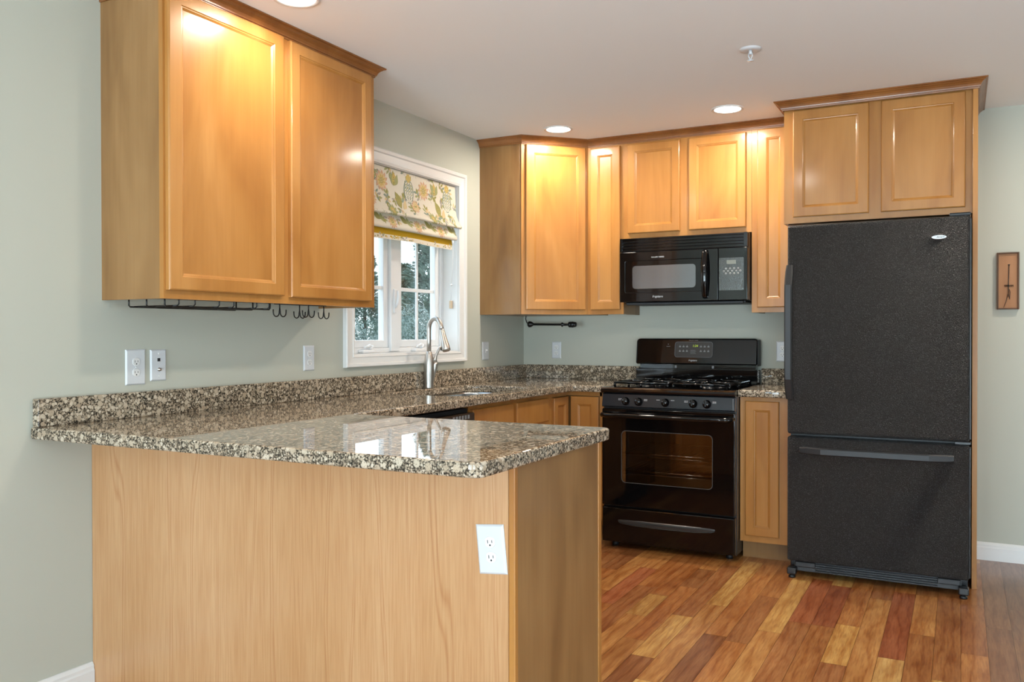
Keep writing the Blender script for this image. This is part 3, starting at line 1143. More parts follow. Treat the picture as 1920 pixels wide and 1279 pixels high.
# ------------------------------------------------------------------ range
def gas_range():
    X, W = 0.8465, 0.7535
    t = thing('gas_range', 'black freestanding gas range with oven window and backguard', 'range', (X, 0, 0))
    b = B()
    b.box(0.0, 0.012, -0.655, -0.025, 0.030, 0.893)
    b.box(W - 0.012, W, -0.655, -0.025, 0.030, 0.893)
    b.box(0.012, W - 0.012, -0.655, -0.025, 0.030, 0.045)
    b.box(0.012, W - 0.012, -0.037, -0.025, 0.045, 0.893)
    b.box(0.012, W - 0.012, -0.655, -0.037, 0.79, 0.80)
    b.box(0.012, W - 0.012, -0.655, -0.037, 0.235, 0.245)
    b.obj('range_body', 'black_satin', t)
    for x in (0.05, W - 0.05):
        for y in (-0.60, -0.10):
            b = B()
            b.lathe([(0, 0), (0.018, 0), (0.018, 0.02), (0.010, 0.022), (0.010, 0.03), (0, 0.03)], (x, y, 0.0))
            b.obj('foot', 'black_matte', t)
    # storage drawer
    b = B()
    b.rings(W - 0.004, 0.196, [(0, -0.655), (0, -0.682), (0.003, -0.687), (0.007, -0.689)], True, True, 0.002, 0.038)
    dr = b.obj('drawer', 'black_gloss', t)
    b = bmesh.new()   # scooped pull: a long lens-shaped lip
    n = 24
    top, bot, mid = [], [], []
    for k in range(n + 1):
        u = k / n
        x = 0.100 + u * 0.545
        s = math.sin(PI * min(1, max(0, u)))
        s = s ** 0.45
        top.append(b.verts.new((x, -0.6895, 0.166 + 0.004 * s)))
        mid.append(b.verts.new((x, -0.6895 - 0.018 * s, 0.158 - 0.016 * s)))
        bot.append(b.verts.new((x, -0.6895, 0.154 - 0.022 * s)))
    for k in range(n):
        b.faces.new((top[k], top[k + 1], mid[k + 1], mid[k])).smooth = True
        b.faces.new((mid[k], mid[k + 1], bot[k + 1], bot[k])).smooth = False
    bmesh.ops.remove_doubles(b, verts=b.verts[:], dist=1e-5)
    bmesh.ops.recalc_face_normals(b, faces=b.faces[:])
    q = B()
    q.merge(b)
    q.tube([(0.098, -0.690, 0.163), (0.104, -0.695, 0.155), (0.118, -0.700, 0.149), (0.2, -0.7065, 0.1435), (0.37, -0.709, 0.141), (0.54, -0.7065, 0.1435), (0.628, -0.700, 0.149), (0.641, -0.695, 0.155), (0.647, -0.690, 0.163)], 0.0016, 8)
    q.obj('drawer_pull', mat('grey_black_pull', (46, 48, 48), 0.2, spec=0.7), dr)
    # oven door: frame round a window
    od = plate('oven_door', [rrect(0.002, W - 0.002, 0.245, 0.792, 0.008, 3), rrect(0.121, 0.631, 0.380, 0.667, 0.022, 4)], 0.034, 0.004, 'black_gloss', t, (0, -0.672, 0), (R(90), 0, 0))
    g = plate('oven_window', [rrect(0.119, 0.633, 0.378, 0.669, 0.022, 4)], 0.003, 0.0, 'oven_glass', od)
    g.location = (0, 0, 0.0145)
    rim = plate('window_rim', [rrect(0.1175, 0.6345, 0.3765, 0.6705, 0.024, 4), rrect(0.121, 0.631, 0.380, 0.667, 0.022, 4)], 0.0012, 0.0002, mat_name('rim_grey', (74, 72, 70), 0.3), od)
    rim.location = (0, 0, 0.0175)
    b = B()
    hz, hy = 0.757, -0.732
    pts = [(0.012, -0.700, hz + 0.004), (0.016, -0.722, hz), (0.045, hy - 0.002, hz)] + [(0.045 + (W - 0.09) * k / 8, hy - 0.002 - 0.008 * math.sin(PI * k / 8), hz) for k in range(1, 8)] + [(W - 0.045, hy - 0.002, hz), (W - 0.016, -0.722, hz), (W - 0.012, -0.700, hz + 0.004)]
    b.tube(pts, 0.0135, 14)
    h = b.obj('door_handle', 'black_gloss', t)
    # oven cavity and racks
    b = B()
    b.box(0.075, 0.085, -0.650, -0.08, 0.26, 0.78)
    b.box(W - 0.085, W - 0.075, -0.650, -0.08, 0.26, 0.78)
    b.box(0.085, W - 0.085, -0.650, -0.08, 0.26, 0.27)
    b.box(0.085, W - 0.085, -0.650, -0.08, 0.77, 0.78)
    b.box(0.085, W - 0.085, -0.09, -0.08, 0.27, 0.77)
    b.obj('oven_cavity', 'oven_in', t)
    for z in (0.435, 0.535):
        b = B()
        b.tube([(0.095, -0.62, z), (W - 0.095, -0.62, z)], 0.0042, 8)
        b.tube([(0.095, -0.60, z - 0.02), (W - 0.095, -0.60, z - 0.02)], 0.0022, 8)
        b.tube([(0.095, -0.12, z), (W - 0.095, -0.12, z)], 0.0032, 8)
        b.tube([(0.095, -0.62, z), (0.095, -0.12, z)], 0.0032, 8)
        b.tube([(W - 0.095, -0.62, z), (W - 0.095, -0.12, z)], 0.0032, 8)
        for k in range(1, 18):
            x = 0.095 + (W - 0.19) * k / 18
            b.tube([(x, -0.62, z), (x, -0.12, z)], 0.0016, 6)
        b.obj('oven_rack', 'chrome', t)
    # control panel with knobs
    b = bmesh.new()
    q = B()
    prof = [(-0.655, 0.798), (-0.684, 0.800), (-0.690, 0.806), (-0.676, 0.872), (-0.670, 0.876), (-0.655, 0.876)]
    def extr(prof, x0, x1):
        bb = bmesh.new()
        A = [bb.verts.new((x0, y, z)) for y, z in prof]
        C = [bb.verts.new((x1, y, z)) for y, z in prof]
        n = len(prof)
        for k in range(n):
            bb.faces.new((A[k], A[(k + 1) % n], C[(k + 1) % n], C[k]))
        bb.faces.new(A)
        bb.faces.new(C)
        bmesh.ops.recalc_face_normals(bb, faces=bb.faces[:])
        return bb
    b.free()
    q.merge(extr(prof, 0.002, W - 0.002))
    cp = q.obj('control_panel', mat_name('slate_black_panel', (30, 34, 40), 0.18), t)
    q = B()   # pale edging at the end of the panel
    q.box(W - 0.012, W - 0.009, -0.6915, -0.686, 0.806, 0.868)
    q.obj('panel_edge', 'grey_ink', cp)
    tilt = math.atan2(0.014, 0.066)
    for i, kx in enumerate((0.143, 0.219, 0.372, 0.527, 0.602)):
        b = B()
        b.lathe([(0.0, 0.0), (0.0225, 0.0), (0.0235, 0.004), (0.0215, 0.010), (0.0185, 0.013), (0.0175, 0.022), (0.0145, 0.026), (0.0, 0.027)])
        b.box(-0.004, 0.004, -0.018, 0.018, 0.018, 0.031, 0.002)
        k = b.obj('knob', 'black_gloss', t, (kx, -0.685, 0.834), (R(90) - tilt, 0, 0))
    # burner marks next to the knobs
    for (mx, n) in ((0.108, 5), (0.258, 6), (0.330, 3), (0.412, 3), (0.487, 6), (0.642, 6)):
        q = B()
        for k in range(n):
            dx = (k % 3 - 1) * 0.007
            dz = -(k // 3) * 0.006
            z = 0.846 + dz
            y = -0.690 + (z - 0.806) * 0.212 - 0.0006
            q.box(mx + dx - 0.0026, mx + dx + 0.0022, y - 0.0004, y, z, z + 0.003)
        q.obj('marking', 'white_ink', cp)
    # black spill-proof cooktop with a rolled front lip
    q = B()
    prof = [(-0.655, 0.878), (-0.688, 0.878), (-0.699, 0.884), (-0.703, 0.893), (-0.700, 0.903), (-0.688, 0.911), (-0.66, 0.914), (-0.635, 0.908), (-0.14, 0.908), (-0.12, 0.912), (-0.12, 0.878)]
    q.merge(extr(prof, -0.0005, W + 0.0005))
    ct = q.obj('cooktop', 'black_gloss', t)
    # burners and cast grates
    for bx in (0.19, 0.565):
        for by in (-0.50, -0.25):
            q = B()
            q.lathe([(0, 0.908), (0.052, 0.908), (0.050, 0.913), (0.040, 0.916), (0.040, 0.924), (0.043, 0.927), (0.040, 0.931), (0.0, 0.933)], (bx, by, 0))
            q.obj('burner', 'black_satin', t)
    for gx in (0.048, 0.392):
        q = B()
        w, y0, y1, z = 0.312, -0.605, -0.140, 0.934
        r = 0.0068
        ym = (y0 + y1) / 2
        for (p, s) in (((gx, y0, z), (gx + w, y0, z)), ((gx, y1, z), (gx + w, y1, z)), ((gx, y0, z), (gx, y1, z)), ((gx + w, y0, z), (gx + w, y1, z)), ((gx, ym, z), (gx + w, ym, z))):
            q.tube([p, s], r, 8)
        for by in ((y0 + ym) / 2, (ym + y1) / 2):
            cx = gx + w / 2
            for (ux, uy, far) in ((1, 0, w / 2), (-1, 0, w / 2), (0, 1, (ym - y0) / 2), (0, -1, (ym - y0) / 2)):
                q.tube([(cx + ux * far, by + uy * far, z), (cx + ux * far * 0.6, by + uy * far * 0.6, z + 0.006), (cx + ux * 0.035, by + uy * 0.035, z + 0.006)], [r, r, r * 0.8], 8)
        for fx in (gx, gx + w * 0.5, gx + w):
            for fy in (y0, ym, y1):
                q.tube([(fx, fy, z), (fx, fy, 0.909)], [r, 0.008], 8)
        q.obj('grate', 'black_gloss', t)
    # backguard: lower panel, shadow gap, curved console
    q = B()
    q.box(0.003, W - 0.003, -0.118, -0.03, 0.905, 0.998, 0.003)
    q.box(0.02, W - 0.02, -0.085, -0.03, 0.998, 1.030)
    q.obj('backguard', 'black_gloss', t)
    for x in (0.245, 0.475):
        q = B()
        q.box(x, x + 0.012, -0.095, -0.08, 1.002, 1.018, 0.002)
        q.obj('vent_clip', 'grey_ink', t)
    con = plate('console', [rrect(-0.002, W - 0.006, 1.025, 1.184, [0.012, 0.022, 0.022, 0.012], 5)], 0.070, 0.008, 'black_gloss', t, (0, -0.077, 0), (R(90), 0, 0))
    # slope the console's face back
    for v in con.data.vertices:
        if v.co.z > 0:
            v.co.z -= (v.co.y - 1.025) * 0.16
    q = B()
    q.box(W - 0.006, W, -0.105, -0.03, 1.020, 1.176, 0.003)
    q.obj('console_end_cap', 'black_matte', t)
    tl = math.atan(0.16)
    def on_con(x, z, lift=0.0):
        return (x, -0.112 + (z - 1.025) * 0.16 - lift, z)
    rot = (R(90) - tl, 0, 0)
    cpn = plate('oven_control', [rrect(-0.112, 0.118, -0.046, 0.046, 0.014, 4)], 0.004, 0.001, mat_name('control_black', (13, 13, 14), 0.35), t, on_con(0.362, 1.116, 0.001), rot)
    rim = plate('control_rim', [rrect(-0.114, 0.120, -0.048, 0.048, 0.016, 4), rrect(-0.1125, 0.1185, -0.0465, 0.0465, 0.0145, 4)], 0.0012, 0.0, 'grey_ink', cpn)
    rim.location = (0, 0, 0.0022)
    text('clock_digits', '1:24', 0.020, 'green_led', cpn, (0.012, 0.022, 0.0024), (0, 0, 0), 0.15)
    for gx in (-0.082, -0.060, -0.038, 0.048, 0.071, 0.094):
        for gy in (0.018, -0.010):
            q = B()
            q.box(gx - 0.006, gx + 0.006, gy - 0.004, gy + 0.003, 0.0021, 0.0026, 0)
            q.box(gx - 0.0015, gx + 0.0015, gy + 0.002, gy + 0.009, 0.0021, 0.0026, 0)
            q.obj('button', 'grey_ink', cpn)
    q = B()
    for k in range(4):
        q.box(-0.016, 0.014 + 0.004 * (k % 2), -0.004 - k * 0.007, -0.0025 - k * 0.007, 0.0021, 0.0026, 0)
    q.obj('small_print', 'grey_ink', cpn)
    text('brand_lettering', 'Frigidaire', 0.014, 'white_ink', t, on_con(0.362, 1.050, 0.0008), rot, 0.2)
    text('series_lettering', 'GALLERY SERIES', 0.008, 'grey_ink', t, on_con(0.362, 1.172, 0.0008), rot)
    q = B()
    q.box(-0.012, 0.012, -0.001, 0.001, 0, 0.0006)
    q.box(-0.002, 0.002, 0.012, 0.016, 0, 0.0006)
    q.obj('indicator', 'grey_ink', t, on_con(0.205, 1.135, 0.0006), rot)
_mc = {}
def mat_name(name, col, rough, **kw):
    if name not in M:
        M[name] = mat(name, col, rough, **kw)
    return name
gas_range()

# ------------------------------------------------------------------ microwave
def microwave():
    X, Z, W, HH = 0.842, 1.402, 0.755, 0.380
    t = thing('microwave', 'black over-the-range microwave hung under the short wall cabinet', 'microwave', (X, 0, Z))
    YFr = -0.385
    b = B()
    b.box(0.0, W, YFr + 0.032, -0.002, 0.0, HH, 0.002, 1)
    b.obj('case', 'black_satin', t)
    b = B()
    b.box(0.02, W - 0.02, YFr + 0.05, -0.02, -0.014, -0.0005, 0.004)
    b.box(0.03, W - 0.03, YFr + 0.03, YFr + 0.055, -0.018, -0.002, 0.004)
    b.obj('vent_base', 'black_matte', t)
    # top vent: bars with gaps
    b = B()
    b.box(0.0, W, YFr + 0.012, YFr + 0.032, 0.298, HH)
    b.box(0.0, 0.014, YFr, YFr + 0.032, 0.298, HH, 0.002)
    b.box(W - 0.022, W, YFr, YFr + 0.032, 0.298, HH, 0.002)
    for k in range(5):
        z0 = 0.2985 + k * 0.0175
        b.box(0.010, W - 0.018, YFr, YFr + 0.016, z0, z0 + 0.0105, 0.003)
    b.obj('vent_grille', 'black_gloss', t)
    # door with window
    DW = 0.590
    d = plate('door', [rrect(0.0, DW, 0.0, 0.296, 0.006, 3), rrect(0.034, 0.505, 0.057, 0.243, 0.006, 3)], 0.032, 0.003, 'black_gloss', t, (0, YFr + 0.016, 0), (R(90), 0, 0))
    g = plate('door_glass', [rrect(0.034, 0.505, 0.057, 0.243, 0.004, 3)], 0.018, 0.0, 'black_gloss', d)
    g.location = (0, 0, 0.002)
    s = plate('door_screen', [rrect(0.078, 0.460, 0.078, 0.214, 0.020, 5)], 0.0008, 0.0, 'mw_screen', d)
    s.location = (0, 0, 0.0118)
    text('series_lettering', 'GALLERY SERIES', 0.011, 'white_ink', t, (0.235, YFr - 0.0006, 0.262))
    text('brand_lettering', 'Frigidaire', 0.017, 'white_ink', t, (0.235, YFr - 0.0006, 0.030), shear=0.2)
    # bowed handle
    b = bmesh.new()
    n = 16
    rings = []
    for k in range(n + 1):
        u = k / n
        z = 0.010 + u * 0.284
        o = 0.030 * math.sin(PI * u) ** 0.7
        w = 0.016 + 0.004 * math.sin(PI * u)
        y0 = YFr - o - 0.001
        rings.append([b.verts.new(p) for p in ((0.518 - w, y0 + 0.010, z), (0.518 - w, y0 - 0.006, z), (0.518 - w * 0.5, y0 - 0.014, z), (0.518 + w * 0.5, y0 - 0.014, z), (0.518 + w, y0 - 0.006, z), (0.518 + w, y0 + 0.010, z))])
    for a, c in zip(rings, rings[1:]):
        for k in range(6):
            f = b.faces.new((a[k], a[(k + 1) % 6], c[(k + 1) % 6], c[k]))
            f.smooth = True
    b.faces.new(rings[0])
    b.faces.new(rings[-1])
    bmesh.ops.recalc_face_normals(b, faces=b.faces[:])
    q = B()
    q.merge(b)
    h = q.obj('door_handle', 'black_gloss', t)
    h.modifiers.new('sub', 'SUBSURF').render_levels = 1
    # control side
    cp = plate('control_panel', [rrect(DW + 0.003, W, 0.0, 0.296, 0.006, 3)], 0.032, 0.003, 'black_gloss', t, (0, YFr + 0.016, 0), (R(90), 0, 0))
    f = plate('keypad', [rrect(DW + 0.006, W - 0.020, 0.056, 0.240, 0.003, 2)], 0.0012, 0.0, 'film', cp)
    f.location = (0, 0, 0.0164)
    f = plate('display', [rrect(DW + 0.050, DW + 0.102, 0.204, 0.226, 0.002, 2)], 0.001, 0.0, mat_name('lcd_grey', (112, 116, 108), 0.3), cp)
    f.location = (0, 0, 0.0175)
    cx = DW + 0.080
    for r_, (n, z, off) in enumerate(((4, 0.178, 0), (5, 0.164, 0), (4, 0.150, 0))):
        for k in range(n):
            q = B()
            q.lathe([(0.0, 0.0012), (0.0062, 0.0012), (0.0068, 0.0)], (cx + (k - (n - 1) / 2) * 0.023, z, 0.0172), seg=12)
            q.obj('button', mat_name('button_grey', (128, 130, 130), 0.4), cp)
microwave()

# ------------------------------------------------------------------ refrigerator
def fridge():
    X, W = 1.889, 0.800
    t = thing('refrigerator', 'textured black bottom-freezer refrigerator beside the narrow base cabinet', 'refrigerator', (X, 0, 0))
    YD = -0.830
    b = B()
    b.box(0.004, W - 0.004, -0.752, -0.03, 0.03, 1.742, 0.004)
    b.obj('case', 'black_satin', t)
    b = B()
    b.box(0.0, W, YD, -0.765, 0.716, 1.750, 0.012, 3)
    b.obj('upper_door', 'fridge', t)
    b = B()
    b.box(0.0, W, YD, -0.765, 0.084, 0.703, 0.012, 3)
    b.obj('freezer_door', 'fridge', t)
    b = B()
    b.box(0.008, W - 0.008, -0.765, -0.752, 0.09, 1.740)
    b.obj('door_gasket', 'black_matte', t)
    # smooth edge trims on the door's hinge side
    for (z0, z1) in ((0.728, 1.738), (0.096, 0.692)):
        b = B()
        b.box(W - 0.002, W + 0.006, YD + 0.006, -0.770, z0, z1, 0.003)
        b.obj('door_edge', 'black_satin', t)
    b = B()
    b.box(W - 0.085, W + 0.004, -0.815, -0.70, 1.750, 1.766, 0.005, 3)
    b.obj('hinge_cap', 'black_satin', t)
    b = B()
    b.box(W - 0.06, W + 0.006, -0.81, -0.75, 0.703, 0.716, 0.002)
    b.obj('hinge', 'black_satin', t)
    # tall matte handle, bowed
    def bowed(name, p0, p1, width_dir, w, depth, th, att):
        b = bmesh.new()
        n = 20
        P0, P1, wd = Vector(p0), Vector(p1), Vector(width_dir)
        rings = []
        for k in range(n + 1):
            u = k / n
            c = P0.lerp(P1, u)
            o = depth * min(1, math.sin(PI * min(max(u, 0.0), 1.0)) * 1.6 + 0.25)
            out = Vector((0, -1, 0))
            ww = w / 2 * (1.0 if 0.03 < u < 0.97 else 0.85)
            inner = o - th if 0.07 < u < 0.93 else 0.0
            rings.append([b.verts.new(q) for q in (c - wd * ww + out * inner, c - wd * ww + out * (o - 0.006), c - wd * (ww - 0.006) + out * o, c + wd * (ww - 0.006) + out * o, c + wd * ww + out * (o - 0.006), c + wd * ww + out * inner)])
        for a, c in zip(rings, rings[1:]):
            for k in range(6):
                b.faces.new((a[k], a[(k + 1) % 6], c[(k + 1) % 6], c[k]))
        b.faces.new(rings[0])
        b.faces.new(rings[-1])
        bmesh.ops.recalc_face_normals(b, faces=b.faces[:])
        q = B()
        q.merge(b)
        return q.obj(name, 'black_matte', t)
    bowed('door_handle', (0.012, YD, 0.888), (0.012, YD, 1.552), (1, 0, 0), 0.036, 0.055, 0.022, 1)
    bowed('drawer_handle', (0.060, YD, 0.638), (0.738, YD, 0.638), (0, 0, 1), 0.036, 0.040, 0.016, 1)
    # grille, rollers
    b = B()
    b.box(0.03, W - 0.03, -0.790, -0.74, 0.030, 0.078)
    for k in range(4):
        b.box(0.13, W - 0.13, -0.800, -0.788, 0.034 + k * 0.011, 0.040 + k * 0.011, 0.001, 1)
    b.box(0.035, 0.13, -0.806, -0.785, 0.052, 0.078, 0.004)
    b.box(W - 0.13, W - 0.035, -0.806, -0.785, 0.052, 0.078, 0.004)
    b.obj('base_grille', 'black_matte', t)
    for x in (0.022, W - 0.022):
        b = B()
        b.box(x - 0.022, x + 0.022, -0.838, -0.79, 0.018, 0.052, 0.006)
        b.lathe([(0, 0), (0.016, 0), (0.017, 0.008), (0.010, 0.012), (0.010, 0.03), (0, 0.03)], (x, -0.813, 0.0))
        b.obj('foot', 'black_satin', t)
    # oval badge
    el = [(0.0315 * math.cos(2 * PI * k / 40), 0.0098 * math.sin(2 * PI * k / 40)) for k in range(40)]
    bd = plate('badge', [el], 0.003, 0.001, 'chrome', t, (0.674, YD - 0.001, 1.656), (R(90), 0, 0))
    text('badge_lettering', 'Amana', 0.0115, 'slot', bd, (0.006, 0.001, 0.0016), (0, 0, 0), 0.2)
fridge()

# ------------------------------------------------------------------ recessed lights, sprinkler
def recessed(x, y, label, group='recessed ceiling lights', e=LIGHT_W):
    t = thing('recessed_light', label, 'ceiling light', (x, y, H), 0, group)
    b = B()
    b.lathe([(0.085, 0.0), (0.086, -0.003), (0.080, -0.006), (0.070, -0.004), (0.068, 0.0)])
    b.obj('trim_ring', 'trim', t)
    b = B()
    b.lathe([(0.0, -0.0035), (0.069, -0.0030)])
    b.obj('lens', 'lens', t)
    area_light('lamp', (0, 0, -0.012), (0, 0, 0), 0.13, 0.13, e, WARM, 'DISK', R(178), parent=t)
recessed(0.562, -0.656, 'lit round recessed ceiling light in front of the diagonal corner cabinet')
recessed(1.547, -0.640, 'lit round recessed ceiling light in front of the cabinet above the microwave')
recessed(0.549, -2.875, 'recessed ceiling light above the peninsula beside the large wall cabinet', e=7.5)
recessed(1.590, -2.890, 'recessed ceiling light above the middle of the peninsula')
recessed(3.350, -0.900, 'recessed ceiling light near the wall plaque')

t = thing('fire_sprinkler', 'small white fire sprinkler head on the ceiling', 'sprinkler', (1.864, -1.560, H))
b = B()
b.lathe([(0.0, -0.006), (0.014, -0.007), (0.030, -0.010), (0.043, -0.006), (0.045, 0.0)])
b.obj('escutcheon', 'plate', t)
b = B()
b.tube([(0, 0, -0.006), (0, 0, -0.024)], 0.007, 12)
b.tube([(-0.007, 0, -0.016), (-0.008, 0, -0.03), (0, 0, -0.047)], 0.0022, 8)
b.tube([(0.007, 0, -0.016), (0.008, 0, -0.03), (0, 0, -0.047)], 0.0022, 8)
b.obj('sprinkler_frame', 'plate', t)
b = B()
b.lathe([(0.0, -0.047), (0.014, -0.048), (0.016, -0.050), (0.0, -0.052)])
b.obj('deflector', 'plate', t)

# ------------------------------------------------------------------ outlets and plates
def cover(label, loc, rz, w=0.071, h=0.116, kind='outlet', name='wall_outlet', cat='outlet', tilt=0.0, group=None):
    t = thing(name, label, cat, loc, rz, group)
    if tilt:
        t.rotation_euler = (0, tilt, rz)
    b = B()
    b.rings(w, h, [(0, 0), (0, -0.002), (0.004, -0.0055), (0.006, -0.006)], True, True, -w / 2, -h / 2)
    b.obj('cover_plate', 'plate', t)
    if kind == 'outlet':
        for z in (0.0195, -0.0195):
            r = plate('receptacle', [[(max(-0.0145, min(0.0145, 0.0168 * math.cos(2 * PI * k / 32))) , 0.0168 * math.sin(2 * PI * k / 32) * 0.86) for k in range(32)]], 0.003, 0.0008, 'trim', t, (0, -0.0066, z), (R(90), 0, 0))
            q = B()
            q.box(-0.0072, -0.0052, -0.003, 0.0055, 0.0013, 0.0017)
            q.box(0.0052, 0.0072, -0.002, 0.0050, 0.0013, 0.0017)
            q.lathe([(0.0, 0.0017), (0.0024, 0.0017), (0.0024, 0.0013)], (0, -0.0078, 0), seg=12)
            q.obj('slot', 'slot', r)
        q = B()
        q.lathe([(0, 0.0075), (0.0025, 0.0072), (0.003, 0.006)], axis='Y-', seg=12)
        q.obj('screw', 'trim', t)
    elif kind == 'switch':
        q = B()
        q.box(-0.006, 0.006, -0.0075, -0.005, -0.012, 0.012, 0.001)
        q.box(-0.004, 0.004, -0.019, -0.006, 0.000, 0.009, 0.002)
        q.obj('toggle', 'trim', t)
        for z in (0.030, -0.030):
            q = B()
            q.lathe([(0, 0.0075), (0.0025, 0.0072), (0.003, 0.006)], (0, 0, z), axis='Y-', seg=12)
            q.obj('screw', 'trim', t)
    elif kind == 'media':
        q = B()
        q.box(-0.006, 0.006, -0.0068, -0.0055, 0.014, 0.026)
        q.obj('phone_jack', 'slot', t)
        q = B()
        q.lathe([(0, 0.016), (0.0045, 0.016), (0.0048, 0.009), (0.0065, 0.009), (0.0065, 0.006)], (0, 0, -0.016), axis='Y-', seg=12)
        q.obj('coaxial_connector', 'steel', t)
        for z in (0.042, -0.042):
            q = B()
            q.lathe([(0, 0.0075), (0.0025, 0.0072), (0.003, 0.006)], (0, 0, z), axis='Y-', seg=12)
            q.obj('screw', 'trim', t)
    return t
cover('large white outlet on the sage wall below the two-door wall cabinet', (0.0005, -3.117, 1.095), R(90), 0.084, 0.128)
cover('white phone and cable wall plate next to the large white outlet', (0.0005, -3.018, 1.099), R(90), 0.071, 0.116, 'media', 'media_wall_plate', 'wall plate')
cover('white outlet on the wall just before the sink window', (0.0005, -2.185, 1.104), R(90), 0.073, 0.115)
cover('white light switch on the wall between sink window and corner', (0.0005, -0.537, 1.107), R(90), 0.080, 0.114, 'switch', 'light_switch', 'switch')
cover('white outlet on the range wall below the black towel holder', (0.248, -0.0005, 1.104), 0, 0.067, 0.112)
cover('white outlet half hidden behind the refrigerator door handle', (1.719, -0.0005, 1.107), 0, 0.071, 0.120)
cover('white outlet mounted crooked on the peninsula back panel', (1.5775, -3.2945, 0.6565), 0, 0.082, 0.128, tilt=R(-5.5))

# ------------------------------------------------------------------ black wire accessories
# stemware rack hanging under the big cabinet
t = thing('stemware_rack', 'black wire rack hanging under the large wall cabinet', 'rack', (0, 0, 0))
zr = 1.312
wires = B()
for k, y in enumerate((-3.165, -3.095, -2.985, -2.915, -2.80, -2.735)):
    wires.tube([(0.275, y, zr), (0.06, y, zr)], 0.0024, 8)
    wires.tube([(0.275, y, zr), (0.283, y, zr + 0.006), (0.283, y, 1.346)], 0.0024, 8)
wires.obj('glass_rail', 'black_wire', t)
fb = B()
for x in (0.255, 0.165, 0.075):
    fb.tube([(x, -3.20, 1.346), (x, -3.20, zr + 0.003), (x, -3.195, zr - 0.002), (x, -2.705, zr - 0.002), (x, -2.70, zr + 0.003), (x, -2.70, 1.346)], 0.0028, 8)
fb.obj('cross_bar', 'black_wire', t)
# mug rack with double hooks
t = thing('mug_rack', 'black under-cabinet mug rack with four double hooks', 'rack', (0, 0, 0))
b = B()
b.tube([(0.09, -2.50, 1.342), (0.09, -2.17, 1.342)], 0.003, 8)
b.tube([(0.245, -2.64, 1.342), (0.245, -2.37, 1.342)], 0.003, 8)
b.obj('rail', 'black_wire', t)
for (x, y) in ((0.245, -2.635), (0.245, -2.465), (0.09, -2.345), (0.09, -2.185)):
    b = B()
    b.tube([(x, y, 1.342), (x, y, 1.312)], 0.0026, 8)
    for s in (-1, 1):
        pts = [(x, y, 1.318), (x, y + s * 0.003, 1.304)]
        for k in range(0, 8):
            a = PI + PI * k / 7
            pts.append((x, y + s * (0.0195 + 0.0165 * math.cos(a)), 1.300 + 0.0165 * math.sin(a)))
        pts.append((x, y + s * 0.0365, 1.312))
        b.tube(pts, 0.0024, 8)
    b.obj('hook', 'black_wire', t)
# paper towel holder under the corner cabinet
t = thing('paper_towel_holder', 'black wrought iron paper towel holder under the corner cabinet', 'towel holder', (0.118, -0.16, 0))
b = B()
b.tube([(-0.005, 0, 1.346), (-0.018, 0, 1.335), (-0.022, 0, 1.312), (-0.014, 0, 1.290), (0.0, 0, 1.275), (0.012, 0, 1.268)], 0.0038, 8)
b.box(-0.02, 0.01, -0.02, 0.02, 1.342, 1.3445)
b.obj('bracket', 'black_wire', t)
b = B()
b.tube([(0.0, 0, 1.277), (0.27, 0, 1.273), (0.31, 0, 1.273)], 0.0074, 10)
b.obj('rod', 'black_wire', t)
b = B()
b.lathe([(0, -0.006), (0.014, -0.004), (0.021, 0.004), (0.019, 0.018), (0.012, 0.030), (0.006, 0.038)], (0.0, 0, 1.277), 'X', 16)
b.obj('end_collar', 'black_wire', t)
b = B()
b.lathe([(0.006, 0.236), (0.014, 0.240), (0.015, 0.246), (0.008, 0.252), (0.007, 0.290), (0.018, 0.292), (0.0195, 0.303), (0.0165, 0.307), (0.0195, 0.311), (0.0195, 0.323), (0.0155, 0.327), (0.018, 0.331), (0.014, 0.342), (0.0, 0.344)], (0.0, 0, 1.273), 'X', 16)
b.obj('finial', 'black_wire', t)

# ------------------------------------------------------------------ wall plaque
t = thing('wall_plaque', 'small framed brown wood plaque with wire hook on the far wall', 'wall decor', (2.873, -0.0005, 1.489))
b = B()
b.box(-0.046, 0.046, -0.018, -0.004, -0.146, 0.146)
b.obj('board', wood('plaque_board', (168, 122, 84), (154, 108, 72), (134, 92, 60), rough=0.6, coat=0.0), t)
b = B()
fw = 0.007
b.box(-0.051, -0.051 + fw, -0.032, 0, -0.150, 0.150, 0.001, 1)
b.box(0.051 - fw, 0.051, -0.032, 0, -0.150, 0.150, 0.001, 1)
b.box(-0.051 + fw, 0.051 - fw, -0.032, 0, -0.150, -0.150 + fw, 0.001, 1)
b.box(-0.051 + fw, 0.051 - fw, -0.032, 0, 0.150 - fw, 0.150, 0.001, 1)
b.obj('frame', wood('plaque_frame', (110, 80, 56), (92, 66, 46), (74, 52, 36), rough=0.6, coat=0.0), t)
b = B()
b.tube([(0.004, -0.018, 0.085), (0.004, -0.026, 0.083), (0.003, -0.026, 0.02), (0.001, -0.026, -0.03), (0.002, -0.034, -0.080), (0.006, -0.042, -0.098), (0.008, -0.036, -0.06), (0.006, -0.024, -0.045)], 0.0018, 8)
b.tube([(0.0, -0.022, -0.07), (-0.010, -0.020, -0.11), (-0.020, -0.019, -0.140)], 0.0012, 6)
b.lathe([(0, -0.003), (0.005, -0.002), (0.005, 0.002), (0, 0.003)], (0.004, -0.020, 0.085), 'Z', 10)
b.obj('wire_hook', 'black_wire', t)
b = B()
for k in range(7):
    b.tube([(-0.017 + k * 0.006, -0.022, -0.026), (-0.014 + k * 0.006, -0.027, -0.020), (-0.013 + k * 0.006, -0.022, -0.031)], 0.0014, 6)
b.obj('wire_coil', 'black_wire', t)

